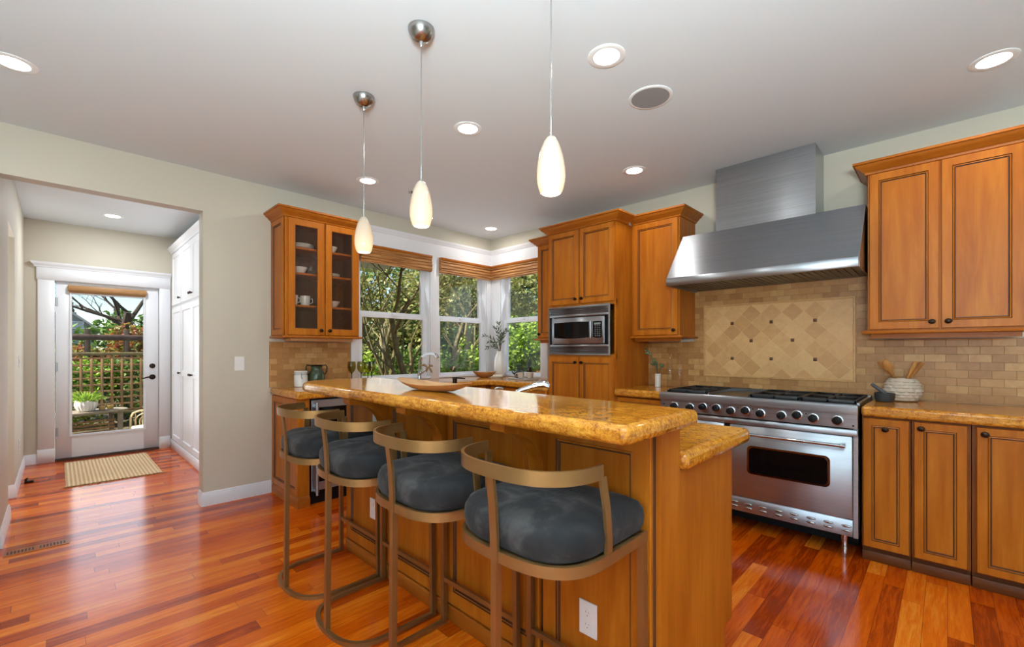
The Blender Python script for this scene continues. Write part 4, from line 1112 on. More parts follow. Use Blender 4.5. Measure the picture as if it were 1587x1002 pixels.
part('jug_body', lath(MB(), [(.052,0),(.066,.01),(.072,.05),(.071,.10),(.064,.128),(.050,.146),(.046,.166),(.050,.182),(.054,.190),(.048,.190),(.042,.17)], -2.345, -.125, ZC), GREENC, t)
part('rim', MB().tube([(-2.345+.054*math.cos(2*PI*i/24), -.125+.054*math.sin(2*PI*i/24), ZC+.192) for i in range(24)], .006, 8, closed=True), BRONZE, t)
for s_ in (1, -1):
    d = Vector((.90, -.43, 0))*s_; b = Vector((-2.345, -.125, ZC))
    part('handle', MB().tube([b+d*.052+Vector((0,0,.192)), b+d*.082+Vector((0,0,.196)), b+d*.090+Vector((0,0,.175)), b+d*.088+Vector((0,0,.135)), b+d*.070+Vector((0,0,.108))], .0055, 8), BRONZE, t)
def make_goblet(x, y, label):
    t = thing('goblet', label, 'wine glass', (x, y, ZC), 'goblets below the left window')
    part('stem', lath(MB(), [(.030,0),(.030,.003),(.006,.010),(.0045,.05),(.0045,.10),(.010,.112)], x, y, ZC, 16), BLACK, t, label='black stem and foot')
    part('glass_bowl', lath(MB(), [(.010,.112),(.028,.126),(.039,.155),(.040,.185),(.035,.222)], x, y, ZC, 20, caps=False), OLIVEG, t, label='olive tinted glass bowl')
    return t
gb = make_goblet(-2.005, -.13, 'black-stemmed goblet against the white window casing, first from the left')
for x, y, lb in ((-1.925, -.17, 'olive glass goblet on black stem, second from the left below the window'), (-1.905, -.27, 'olive glass goblet on black stem, third from the left and nearest the room'), (-1.80, -.15, 'olive glass goblet on black stem, rightmost of the four below the window')):
    dup(gb, (x, y, ZC), lb)
# worktop left of the range
t = thing('vase', 'tiny white cylinder vase with a eucalyptus sprig left of the range', 'vase', (-.20, -2.45, ZC))
part('vase_body', lath(MB(), [(.023,0),(.026,.003),(.0265,.118),(.024,.120),(.021,.118),(.021,.06)], -.20, -2.45, ZC, 20), CER, t)
sm, lm = MB(), MB()
for e, n_ in (((-.28,-2.37,.345), 11), ((-.235,-2.43,.24), 8), ((-.17,-2.47,.19), 7), ((-.21,-2.41,.21), 7)):
    b = Vector((-.20,-2.45,ZC+.10)); q = Vector((e[0], e[1], ZC+e[2])); m_ = b.lerp(q, .5)+Vector((.012,-.008,.035))
    sprig(sm, lm, rng, [b, b.lerp(m_, .6), m_, m_.lerp(q, .6), q], .002, n_, .036, .013, .3)
part('sprig_stem', sm, STEM, t); part('leaves', lm, EUCA, t, fix=False)
def make_bottle(x, y, label):
    t = thing('glass_bottle', label, 'bottle', (x, y, ZC), 'clear bottles beside the range')
    part('bottle_body', lath(MB(), [(.024,0),(.029,.004),(.030,.06),(.030,.19),(.024,.218),(.011,.240),(.010,.285),(.012,.290),(.012,.298)], x, y, ZC, 22), CLEAR, t)
    part('cork', lath(MB(), [(.009,.288),(.0105,.300),(.0105,.316),(.002,.318)], x, y, ZC, 12), UTEN, t)
    return t
bt = make_bottle(-.125, -2.530, 'clear corked glass bottle next to the tiny white vase')
dup(bt, (-.095, -2.605, ZC), 'clear corked glass bottle nearer the range, right of its twin')
# worktop right of the range
t = thing('mortar', 'dark grey stone mortar next to the scaled crock right of the range', 'mortar', (-.272, -4.05, ZC))
part('mortar_bowl', lath(MB(), [(.040,0),(.046,.003),(.053,.030),(.054,.056),(.048,.058),(.042,.048),(.028,.022),(.002,.016)], -.272, -4.05, ZC), STONE, t)
solo('pestle', MB().tube([(-.262,-4.062,ZC+.034),(-.266,-4.045,ZC+.058),(-.275,-4.01,ZC+.090),(-.282,-3.985,ZC+.112)], [.014,.0125,.011,.0105], 12), plain('grey_pestle', (74, 74, 78), .55, var=.2, vscale=90), 'dark grey stone pestle leaning in the mortar', 'pestle', (-.272, -4.05, ZC+.02))
cx0, cy0 = -.138, -4.130
mb = MB(); NS, NL = 96, 30; loops = []
for j in range(NL+1):
    f = j/NL; h = .004+.146*f
    r = .093*(math.sin(PI*(.20+.62*f)))**.55
    l = []
    for i in range(NS):
        a = 2*PI*i/NS; k = (f*7) % 1; row = int(f*7); ph = (a*12/(2*PI)+.5*(row % 2)) % 1
        sc = max(0, 1-(2*abs(ph-.5))**2)*(1-k)
        rr = r*(1+.13*sc*(1 if 0 < j < NL-1 else .2))
        l.append((cx0+rr*math.cos(a), cy0+rr*math.sin(a), ZC+h))
    loops.append(l)
loops.insert(0, [(cx0+.05*math.cos(2*PI*i/NS), cy0+.05*math.sin(2*PI*i/NS), ZC+.001) for i in range(NS)])
for r, h in ((.052, .147), (.048, .06), (.01, .05)): loops.append([(cx0+r*math.cos(2*PI*i/NS), cy0+r*math.sin(2*PI*i/NS), ZC+h) for i in range(NS)])
solo('utensil_crock', MB().loft(loops), CERM, 'round cream crock with scale texture holding wooden utensils', 'crock', (cx0, cy0, ZC), smooth=30)
def utensil(name, base, tip, hw, label, kind):
    b, e = Vector(base), Vector(tip); d = (e-b).normalized(); s_ = d.cross(XN).normalized(); n_ = s_.cross(d)
    mb = MB(); L = (e-b).length
    prof = {'spoon': [(0,.0055,.005),(.55,.0055,.005),(.62,.010,.005),(.74,.023,.006),(.86,.026,.006),(.95,.018,.005),(1,.006,.003)],
            'spatula': [(0,.006,.004),(.5,.007,.004),(.62,.016,.004),(.75,.024,.0035),(1,.027,.003)],
            'stick': [(0,.0055,.005),(.5,.007,.005),(.75,.011,.004),(.97,.013,.003),(1,.010,.002)]}[kind]
    loops = []
    for f, w, th in prof:
        p = b+d*L*f; loops.append([p+s_*(w*math.cos(2*PI*i/12))+n_*(th*math.sin(2*PI*i/12)) for i in range(12)])
    solo(name, mb.loft(loops), UTEN, label, 'utensil', base, 'wooden utensils in the crock', smooth=60)
utensil('wooden_spatula', (cx0-.005, cy0-.018, ZC+.055), (cx0-.02, cy0+.105, ZC+.268), .02, 'wooden spatula leaning far left in the scaled crock', 'spatula')
utensil('wooden_spoon', (cx0-.022, cy0-.005, ZC+.055), (cx0-.07, cy0+.085, ZC+.268), .02, 'wooden spoon leaning left in the crock, in front of the spatula', 'spoon')
utensil('wooden_stirrer', (cx0-.02, cy0+.014, ZC+.055), (cx0-.05, cy0-.072, ZC+.262), .02, 'slim wooden stirrer leaning right in the crock, the upper left one of the pair', 'stick')
utensil('wooden_stirrer', (cx0+.005, cy0+.012, ZC+.055), (cx0-.03, cy0-.098, ZC+.258), .02, 'slim wooden stirrer leaning farthest right out of the crock', 'stick')

# dishes in the glass cabinet
def bowl_mb(x, y, z, r, h): return lath(MB(), [(r*.45,0),(r*.5,.004),(r*.8,h*.5),(r,h),(r*.96,h),(r*.75,h*.52),(r*.4,.010),(.002,.009)], x, y, z)
def plate_mb(x, y, z, r): return lath(MB(), [(r*.6,0),(r*.62,.003),(r,.014),(r*.98,.016),(r*.62,.006),(.002,.005)], x, y, z, 30)
def cup_mb(x, y, z, r, h):
    return lath(MB(), [(r*.7,0),(r*.8,.004),(r*.95,h*.5),(r,h),(r*.94,h),(r*.88,h*.5),(r*.7,.008),(.002,.007)], x, y, z)
G = 'white dishes in the glass-door cabinet'
s1, s2, s3 = SHELVES; s0 = 1.418; e_ = .0012
for i in range(4):
    solo('dinner_plate', plate_mb(-2.50, -.17, s3+e_+i*.0095, .105), CER, ['bottom', 'second', 'third', 'top'][i]+' white plate of the four stacked on the top shelf behind the left cabinet door', 'plate', (-2.50, -.17, s3+i*.0095), G)
solo('cereal_bowl', bowl_mb(-2.52, -.17, s2+e_, .072, .062), CER, 'white bowl on the second shelf down behind the left cabinet door', 'bowl', (-2.52, -.17, s2), G)
for k, (x, y) in enumerate(((-2.410, -.17), (-2.40, -.10))):
    solo('tumbler', lath(MB(), [(.026,0),(.028,.003),(.032,.085),(.031,.085),(.026,.006),(.002,.005)], x, y, s2+e_), CLEAR, ['clear tumbler at the front right of the white bowl behind the left cabinet door', 'clear tumbler at the back right of the white bowl behind the left cabinet door'][k], 'glass', (x, y, s2), G)
for x, lb in ((-2.575, 'white cup at the left end of the third shelf behind the left cabinet door'), (-2.465, 'white cup right of its twin on the third shelf behind the left cabinet door')):
    t = thing('cup', lb, 'cup', (x, -.17, s1+e_), G)
    part('cup_body', cup_mb(x, -.17, s1+e_, .044, .092), CER, t)
    part('handle', MB().tube([(x+.040, -.17, s1+.075), (x+.062, -.175, s1+.07), (x+.064, -.178, s1+.04), (x+.038, -.17, s1+.025)], .004, 8), CER, t)
solo('dinner_plate', plate_mb(-2.50, -.17, s0+e_, .115), CER, 'single white plate on the floor of the cabinet behind its left door', 'plate', (-2.5, -.17, s0), G)
solo('cereal_bowl', bowl_mb(-2.245, -.17, s3+e_, .072, .066), CER, 'white bowl on the top shelf behind the right cabinet door', 'bowl', (-2.245, -.17, s3), G)
for i in range(3):
    solo('side_plate', plate_mb(-2.235, -.17, s2+e_+i*.0095, .085), CER, ['bottom', 'middle', 'top'][i]+' small white plate of the three stacked behind the right cabinet door', 'plate', (-2.235, -.17, s2+i*.0095), G)
solo('cereal_bowl', bowl_mb(-2.225, -.17, s1+e_, .078, .060), CER, 'white bowl on the third shelf behind the right cabinet door', 'bowl', (-2.225, -.17, s1), G)
solo('tumbler', lath(MB(), [(.030,0),(.032,.003),(.036,.06),(.035,.06),(.03,.006),(.002,.005)], -2.22, -.16, s0+e_), CLEAR, 'clear tumbler on the floor of the cabinet behind its right door', 'glass', (-2.22, -.16, s0), G)

# ------------------------------------------------------------------ wall plates
def plate(name, label, p, u, n, kind, cat, group=None):
    t = thing(name, label, cat, p, group); p = Vector(p); u = Vector(u); n = Vector(n); z = Vector((0,0,1))
    def slabq(mb, a, b, w, h, d0, d1):
        c = p+u*a+z*b; q = lambda d, i: [c-u*(w-i)-z*(h-i)+n*d, c+u*(w-i)-z*(h-i)+n*d, c+u*(w-i)+z*(h-i)+n*d, c-u*(w-i)+z*(h-i)+n*d]
        return mb.loft([q(d0, 0), q(d1-.0015, 0), q(d1, .0015)])
    part('cover_plate', slabq(MB(), 0, 0, .036, .059, .0003, .006), WHITEP, t, smooth=0)
    if kind == 'outlet':
        for b in (.021, -.021):
            o = MB(); q = []
            for i in range(16):
                a = 2*PI*i/16; q.append((.0165*math.cos(a), max(-.0145, min(.0145, .0185*math.sin(a)))))
            o.loft([[p+u*x+z*(b+y)+n*.0058 for x, y in q], [p+u*x+z*(b+y)+n*.0085 for x, y in q]])
            s_ = part('socket', o, WHITEP, t, smooth=0)
            h = MB(); slabq(h, -.006, b+.004, .0012, .0042, .008, .0092); slabq(h, .006, b+.004, .0012, .0034, .008, .0092); slabq(h, 0, b-.008, .0024, .0024, .008, .0092)
            part('slots', h, BLACK, s_, smooth=0)
    else:
        part('rocker', slabq(MB(), 0, 0, .0165, .033, .005, .0085), WHITEP, t, smooth=0)
        part('toggle', slabq(MB(), 0, .004, .005, .010, .008, .013), WHITEP, t, smooth=0)
plate('wall_outlet', 'white electrical outlet low on the island panel beneath the nearest stool', (-2.7410, -3.443, .338), YN, XN, 'outlet', 'outlet')
plate('wall_outlet', 'white electrical outlet low on the island panel behind the second stool', (-2.7410, -1.932, .345), YN, XN, 'outlet', 'outlet')
plate('wall_outlet', 'white electrical outlet high on the island panel under the bar top, beside the first corbel', (-2.7410, -1.965, .892), YN, XN, 'outlet', 'outlet')
plate('light_switch', 'white light switch on the greige wall beside the glass-door cabinet', (-2.948, 0, 1.160), XP, YN, 'switch', 'switch')
plate('light_switch', 'white light switch on the left hall wall', (-4.30, 2.05, 1.165), YN, XP, 'switch', 'switch')
plate('wall_outlet', 'white electrical outlet low on the left hall wall', (-4.30, 2.05, .36), YN, XP, 'outlet', 'outlet')

# ------------------------------------------------------------------ the hall
t = thing('pantry_cabinet', 'tall white built-in pantry cupboard along the right side of the hall', 'cabinet', (-2.72, 1.6, 0))
part('cabinet_body', MB().box(-2.985, .30, .10, -2.43, 2.945, 2.52), WHITE, t, smooth=0)
part('base_board', MB().cbox(-3.003, .30, 0, -2.43, 2.945, .115, .004), WHITE, t)
mb = MB(); crown(mb, [(-2.985, 2.945), (-2.985, .30)], [(0,2.515),(.018,2.52),(.022,2.545),(.034,2.556),(.05,2.585),(.05,2.60),(0,2.60)], left=False)
part('crown_molding', mb, WHITE, t)
def white_door(O, w, h, mid, kn):
    d = part('door', MB().rings(O, YN, XN, w, h, [(0,0),(0,.016),(.002,.018),(.062,.018),(.070,.008)], [0]*5), WHITE, t, smooth=0)
    if mid: part('mid_rail', MB().box(O[0]-.018, O[1]-.062, mid-.035, O[0]-.007, O[1]-w+.062, mid+.035), WHITE, d, smooth=0)
    knob(d, (O[0]-.018, O[1]-kn[0], kn[1]), XN)
for y1, side in ((2.835, 'r'), (2.225, 'r'), (1.635, 'l'), (1.045, 'r')):
    w = .582; kk = w-.035 if side == 'r' else .035
    white_door((-2.985, y1, .13), w, 1.68, 1.0, (kk, 1.0))
    white_door((-2.985, y1, 1.845), w, .66, None, (kk, 1.91))
# jute rug with fringe
t = thing('jute_rug', 'small woven jute rug with fringed ends in front of the glazed hall door', 'rug', (-3.64, 2.1, 0))
rx0, rx1, yy0, yy1 = -3.985, -3.275, 1.50, 2.74
mb = MB(); nx, ny = 24, 42; top = []
for i in range(nx+1):
    for j in range(ny+1):
        x = rx0+(rx1-rx0)*i/nx; y = yy0+(yy1-yy0)*j/ny
        top.append((x, y, .009+.0016*math.sin(i*2.0+j*.3)))
vs = top+[(p[0], p[1], .001) for p in top]; K = (nx+1)*(ny+1); I = lambda i, j: i*(ny+1)+j
fs = [(I(i,j), I(i+1,j), I(i+1,j+1), I(i,j+1)) for i in range(nx) for j in range(ny)]
fs += [(I(i,0), I(i,0)+K, I(i+1,0)+K, I(i+1,0)) for i in range(nx)]+[(I(i,ny), I(i+1,ny), I(i+1,ny)+K, I(i,ny)+K) for i in range(nx)]
fs += [(I(0,j), I(0,j+1), I(0,j+1)+K, I(0,j)+K) for j in range(ny)]+[(I(nx,j), I(nx,j)+K, I(nx,j+1)+K, I(nx,j+1)) for j in range(ny)]
part('rug_body', mb.add(vs, fs), JUTE, t)
for y, s_ in ((yy0, -1), (yy1, 1)):
    f = MB()
    for i in range(110):
        x = rx0-.03+(rx1-rx0+.07)*i/109; a = rng.uniform(-.03, .03); L = rng.uniform(.025, .065)
        f.tube([(min(max(x, rx0), rx1), y, .006), (x+a*.4, y+s_*L*.5, .007+rng.uniform(0,.004)), (x+a, y+s_*L, .003)], .0018, 4)
    part('fringe', f, JUTEF, t)
t = thing('floor_vent', 'slotted wooden floor vent set in the boards at the lower left', 'vent', (-4.13, -.145, 0))
part('vent_frame', MB().cbox(-4.275, -.195, .0005, -3.985, -.095, .004, .001), wood('vent_wood', (150, 74, 30), (172, 92, 40), (190, 112, 54), axis=0, rough=.3), t)
mb = MB()
for g in range(2):
    for i in range(8): mb.box(-4.262+g*.142+i*.0155, -.172, .0038, -4.254+g*.142+i*.0155, -.118, .0046)
part('slots', mb, SHADOWB, t)
t = thing('door_stop', 'small black door stop on the floor by the left hall wall', 'door stop', (-4.235, 2.0, 0))
part('stop_base', MB().cbox(-4.262, 1.975, .0005, -4.20, 2.02, .014, .004), BLACK, t)
part('stop_post', MB().tube([(-4.25, 1.99, .012), (-4.252, 1.992, .034), (-4.24, 1.985, .042)], .008, 8), BLACK, t)
# ------------------------------------------------------------------ outdoors
GZ = -.18
o = struct('ground', MB().box(-30, 3.1, GZ-.2, 60, 70, GZ).box(.14, -20, GZ-.2, 60, 3.1, GZ), GROUND)
o = solo('patio', MB().box(-6.5, 3.12, GZ+.002, -1.2, 6.3, GZ+.02), PAVER, 'grey gravel patio outside the glazed hall door', 'patio', (-3.8, 4.7, GZ))
def leaf_cloud(blobs, n, size, seed, shell=.55, cone=False):
    # blobs: (cx, cy, cz, rx, ry, rz); every leaf a small folded diamond
    r = np.random.default_rng(seed); mb = MB(); vs = []; fs = []
    w = np.array([b[3]*b[4]*b[5] for b in blobs])**.67; cnt = np.maximum(1, (n*w/w.sum()).astype(int))
    for b, k in zip(blobs, cnt):
        d = r.normal(size=(k, 3)); d /= np.linalg.norm(d, axis=1)[:, None]
        rad = shell+(1-shell)*r.random(k)**.6
        if cone:
            h = r.random(k)**1.5; a = r.random(k)*2*PI; q = (1-h)*(.45+.55*r.random(k)); tier = .75+.25*np.abs(np.sin(h*22))
            p = np.stack([np.cos(a)*q*tier, np.sin(a)*q*tier, h*2-1-.12*q], 1)
        else:
            bump = 1+.18*np.sin(d[:, 0]*7+seed)+.16*np.sin(d[:, 1]*8+d[:, 2]*6)
            p = d*(rad*bump)[:, None]
        p = p*np.array(b[3:6])+np.array(b[:3])
        p = p[~((p[:, 1] < .75) & (p[:, 0] < .75))]; k = len(p)      # keep clear of the house
        t1 = r.normal(size=(k, 3)); t1[:, 2] *= .6; t1 /= np.linalg.norm(t1, axis=1)[:, None]
        t2 = np.cross(t1, r.normal(size=(k, 3))); t2 /= np.linalg.norm(t2, axis=1)[:, None]
        s = size*(.6+.8*r.random(k))[:, None]
        A, B, Cc, D = p-t1*s, p+t2*s*.45, p+t1*s, p-t2*s*.45
        o = len(vs)
        vs += np.stack([A, B, Cc, D], 1).reshape(-1, 3).tolist()
        fs += [(o+4*i, o+4*i+1, o+4*i+2, o+4*i+3) for i in range(k)]
    return mb.add(vs, fs)
def grow(mb, p, d, L, r, depth, g, tips=None, spread=.55, up=.12, k=(2, 3)):
    pts = [Vector(p)]; dd = Vector(d).normalized(); n = 4
    for i in range(n):
        dd = (dd+Vector((g.gauss(0,.13), g.gauss(0,.13), g.gauss(0,.08)+up*.3))).normalized(); pts.append(pts[-1]+dd*(L/n))
    mb.tube(pts, [r*(1-.45*i/n) for i in range(n+1)], 7 if r > .02 else 5)
    if depth <= 0:
        if tips is not None: tips.append(pts[-1])
        return
    for i in range(g.randint(*k)):
        f = g.uniform(.4, 1); q = f*n; a = min(int(q), n-1); b = pts[a].lerp(pts[a+1], q-a)
        nd = (dd+Vector((g.gauss(0,1), g.gauss(0,1), g.gauss(0,.5)+up)).normalized()*spread*g.uniform(.8, 1.6)).normalized()
        grow(mb, b, nd, L*g.uniform(.55,.85), r*(1-.45*f)*g.uniform(.5,.75), depth-1, g, tips, spread, up, k)
def tree(name, label, base, stems, mat, leafmat=None, nl=0, ls=.06, seed=1, depth=4, cat='tree', lb=None, group=None, limbs=()):
    g = random.Random(seed); t = thing(name, label, cat, base, group); mb = MB(); tips = []
    for d, L, r in stems: grow(mb, base, d, L, r, depth, g, tips)
    for p, d, L, r in limbs: grow(mb, p, d, L, r, 3, g, tips, .6, .05)
    part('trunk', mb, mat, t, fix=False)
    if leafmat:
        bl = lb or [(p.x, p.y, p.z, .35, .35, .3) for p in tips]
        part('foliage', leaf_cloud(bl, nl, ls, seed), leafmat, t, smooth=0, fix=False)
    return t
def shrub(label, base, blobs, mat, n, size, seed, name='shrub', cat='shrub', group='garden shrubs', cone=False, trunk=None):
    t = thing(name, label, cat, base, group)
    part('foliage', leaf_cloud([(base[0]+b[0], base[1]+b[1], base[2]+b[2], *b[3:]) for b in blobs], n, size, seed, cone=cone), mat, t, smooth=0, fix=False)
    tr = MB(); h = trunk or .5
    tr.tube([base, (base[0]+.02, base[1], base[2]+h*.5), (base[0], base[1]+.02, base[2]+h)], [.05*h**.5+.01, .04*h**.5+.01, .02], 7)
    part('trunk', tr, BARKD, t, fix=False)
    return t
# beyond the left and middle windows
tree('bare_tree', 'mossy multi-stemmed tree with bare branches outside the left window', (.70, 3.75, GZ), [((-.05,.05,1), 1.9, .085), ((-.42,.32,1), 1.7, .06), ((-.25,-.1,1), 1.8, .05), ((.3,-.2,1), 1.7, .055)], BARK, LEAF_OLIVE, 1500, .035, 7, 5)
tree('bare_tree', 'leaning mossy tree trunk outside the left window, behind the arched faucet', (.62, 2.45, GZ), [((-.36,.30,1), 2.2, .075), ((-.3,.5,1), 1.9, .035)], BARK, LEAF_OLIVE, 700, .035, 19, 4)
tree('bare_tree', 'slim grey trunk outside the middle window', (1.15, 2.9, GZ), [((.02,.06,1), 2.2, .07), ((.25,.1,1), 2.1, .04)], BARK, LEAF_OLIVE, 1200, .04, 23, 5)
shrub('bright yellow-green shrub low outside the left window, under the goblets', (.55, 4.9, GZ), [(0,0,.75,.75,.6,.62),(-.6,.2,.6,.5,.5,.5)], LEAF_BRIGHT, 3600, .045, 31)
shrub('dark green rounded shrub outside the left window behind the faucet', (1.45, 4.35, GZ), [(0,0,.75,.7,.6,.72),(.5,-.3,.6,.5,.5,.55)], LEAF_MID, 4200, .045, 32)
shrub('leafy green shrub low outside the middle window', (1.75, 2.55, GZ), [(0,0,.85,.55,.5,.70),(.35,-.35,1.0,.4,.4,.45),(-.2,.3,.5,.5,.5,.5)], LEAF_BRIGHT, 3600, .05, 33)
shrub('deep green shrub filling the base of the middle window behind the leafy one', (3.0, 4.2, GZ), [(0,0,.8,.9,.9,.85),(.7,-.8,.7,.8,.8,.75)], LEAF_MID, 4200, .06, 34)
tree('leafy_tree', 'olive-green leafy tree filling the upper middle window', (3.1, 3.6, GZ), [((.05,.05,1), 2.2, .09), ((-.3,.2,1), 2.0, .05)], BARK, LEAF_OLIVE, 5200, .06, 35, 3, lb=[(2.9,3.6,2.5,1.3,1.2,.9),(3.9,3.0,2.7,.8,.8,.7),(2.2,4.3,2.9,.9,.9,.7)])
# beyond the right-hand window
t = thing('wooden_fence', 'brown board fence beyond the right-hand window', 'fence', (4.6, 2.5, GZ))
mb = MB()
for i in range(58): mb.cbox(4.6+.004*(i%2), -1.4+i*.142, GZ, 4.62+.004*(i%2), -1.4+i*.142+.137, 1.15+.01*math.sin(i*3), .003)
part('boards', mb, FENCE, t)
mb = MB().box(4.565, -1.4, .82, 4.6, 6.8, .9).box(4.565, -1.4, .05, 4.6, 6.8, .13); part('rail', mb, FENCE, t)
for i in range(5): part('post', MB().box(4.62, -1.4+i*2.0, GZ, 4.71, -1.31+i*2.0, 1.22), FENCE, t)
shrub('bright green maple-like bush outside the right-hand window', (2.7, 1.75, GZ), [(0,0,1.72,.48,.48,.40),(.35,-.3,1.60,.40,.40,.34),(-.05,.25,1.45,.38,.38,.3),(.2,-.1,1.25,.3,.3,.2)], LEAF_BRIGHT, 3300, .05, 36, trunk=1.6)
def conifer(label, base, h, r, seed, n=5200):
    shrub(label, base, [(0,0,h*.55,r,r,h*.5)], LEAF_DARK, n, .16, seed, 'conifer', 'tree', 'conifers beyond the garden', True, h*.9)
conifer('tall dark conifer seen through the right-hand window above the fence', (10.6, 8.3, GZ), 9.5, 2.3, 41)
conifer('dark conifer left of the tallest one, beyond the right-hand window', (8.6, 8.9, GZ), 8.0, 2.0, 42)
# tree belt behind the garden
belt = [(3.4,11.5,5.2,2.4,LEAF_OLIVE,.15), (5.6,12.4,6.2,2.6,LEAF_MID,.16), (7.4,10.6,5.0,2.2,LEAF_MID,.15), (1.2,12.6,4.8,2.2,LEAF_OLIVE,.14), (9.6,12.8,7.2,2.6,LEAF_DARK,.17), (12.6,10.4,6.4,2.5,LEAF_MID,.16), (13.5,7.0,6.0,2.4,LEAF_DARK,.16)]
BL = ['pale olive tree in the middle of the belt behind the left window garden', 'tall mid-green tree behind the olive tree of the left window view', 'mid-green tree behind the middle window garden', 'pale olive tree at the left edge of the left window view', 'tall dark tree farthest back beyond the middle window', 'mid-green tree behind the fence beyond the right-hand window', 'dark tree at the right edge of the right-hand window view']
for i, (x, y, h, r, m, sz) in enumerate(belt):
    shrub(BL[i], (x, y, GZ), [(0,0,h*.55,r,r,h*.42),(r*.5,-r*.4,h*.3,r*.7,r*.7,h*.28),(-r*.6,.2,h*.35,r*.7,r*.7,h*.3)], m, 6800, sz*.78, 50+i, 'leafy_tree', 'tree', 'trees behind the garden', trunk=h*.6)
t = thing('brick_wall', 'low reddish brick garden wall far behind the left window shrubs', 'wall', (4.0, 8.6, GZ))
part('brickwork', MB().box(1.5, 8.5, GZ, 5.5, 8.75, .72), plain('red_brick', (168, 92, 74), .85, var=.25, vscale=9), t)
part('coping', MB().cbox(1.45, 8.46, .72, 5.55, 8.79, .80, .01), plain('brick_coping', (178, 112, 96), .85, var=.15, vscale=9), t)
# beyond the hall door
t = thing('trellis', 'square wooden lattice trellis beyond the glazed hall door', 'trellis', (-3.4, 6.5, GZ))
mb = MB()
for i in range(27): x = -5.1+i*.135; mb.cbox(x-.019, 6.49, .16, x+.019, 6.502, 1.18, .002)
for i in range(9): z = .18+i*.118; mb.cbox(-5.15, 6.503, z-.016, -1.5, 6.515, z+.016, .002)
part('lattice', mb, TRELL, t)
part('top_rail', MB().cbox(-5.2, 6.47, 1.18, -1.45, 6.53, 1.235, .004), BARK, t); part('bottom_rail', MB().cbox(-5.2, 6.47, .12, -1.45, 6.53, .165, .004), BARK, t)
for x in (-5.15, -3.98, -2.70, -1.5): part('post', MB().cbox(x-.04, 6.46, GZ, x+.04, 6.54, 1.2, .004), TRELL, t)
t = thing('pergola_beam', 'dark weathered wooden beam on posts above the trellis outside the hall door', 'beam', (-3.4, 8.0, GZ))
part('beam', MB().cbox(-6.2, 7.93, 1.475, -1.2, 8.07, 1.59, .006), plain('weathered_plum_wood', (96, 74, 66), .85, var=.3, vscale=8), t)
for x in (-5.9, -3.62, -3.02, -1.6): part('post', MB().cbox(x-.045, 7.95, GZ, x+.045, 8.05, 1.475 if x in (-5.9,-1.6) else 1.70, .005), BARKD, t)
shrub('bright green ivy bush behind the left half of the trellis', (-4.1, 7.15, GZ), [(0,0,.6,.9,.4,.72),(.5,.1,.8,.5,.35,.45)], LEAF_BRIGHT, 4200, .05, 71)
shrub('green and reddish bush behind the right half of the trellis', (-2.75, 7.15, GZ), [(0,0,.55,.8,.4,.65),(-.4,.1,.95,.5,.3,.35)], LEAF_MID, 3200, .05, 72)
shrub('red-tipped hedge along the top of the pergola beam, left part', (-4.4, 8.7, GZ), [(0,0,.95,1.2,.5,.62),(.9,0,1.0,.5,.4,.5)], LEAF_RED, 4200, .055, 73)
shrub('red-tipped hedge along the top of the pergola beam, right part', (-2.55, 8.9, GZ), [(0,0,1.25,.95,.5,.75),(-.35,0,1.6,.42,.35,.36),(.35,.2,1.75,.4,.35,.35),(.8,.2,1.6,.5,.4,.45)], LEAF_RED, 4200, .055, 74)
tree('bare_tree', 'large bare tree with spreading limbs against the sky outside the hall door', (-2.20, 14.0, GZ), [((-.16,.02,1), 2.7, .17)], BARKD, None, 0, .05, 88, 5, limbs=[((-2.36,14,2.1),(-1,.1,.30),1.5,.055),((-2.40,14,2.35),(-.9,-.1,.75),1.5,.05),((-2.40,14,1.9),(-.8,.1,.5),1.2,.045)])
conifer('distant dark conifer beside the grey house outside the hall door', (-3.5, 39, GZ), 4.9, 1.3, 82, 2600)
conifer('distant dark conifer between the bare tree limbs outside the hall door', (-.95, 39.5, GZ), 4.7, 1.0, 83, 2600)
shrub('far green tree line behind the hedge outside the hall door', (-1.2, 24, GZ), [(0,0,1.5,3.5,1,1.6),(2.4,0,2.6,1.8,1,1.8)], LEAF_MID, 4200, .16, 84, 'leafy_tree', 'tree', None, trunk=2)
t = thing('house', 'small grey gabled house with white window far behind the garden hedge', 'house', (-3.75, 31, GZ))
mb = MB().extr([(-5.1, GZ), (-2.5, GZ), (-2.5, 2.42), (-3.75, 3.46), (-5.1, 2.42)], 1, 30, 34); part('wall', mb, SIDING, t, smooth=0)
mb = MB().extr([(-5.3, 2.26), (-5.3, 2.38), (-3.75, 3.62), (-2.28, 2.38), (-2.28, 2.26), (-3.75, 3.47)], 1, 29.8, 34.2); part('roof', mb, plain('pale_roof_edge', (196, 194, 190), .8), t, smooth=0)
w_ = part('window', MB().frame((-3.52, 30, 2.44), XP, YN, .52, .42, .05, .05).box(-3.275, 29.95, 2.44, -3.245, 30, 2.86).box(-3.52, 29.95, 2.64, -3.0, 30, 2.67), WHITE, t, smooth=0)
part('pane', MB().box(-3.49, 29.975, 2.47, -3.03, 29.99, 2.83), plain('house_window_pane', (176, 190, 200), .2), w_, smooth=0)
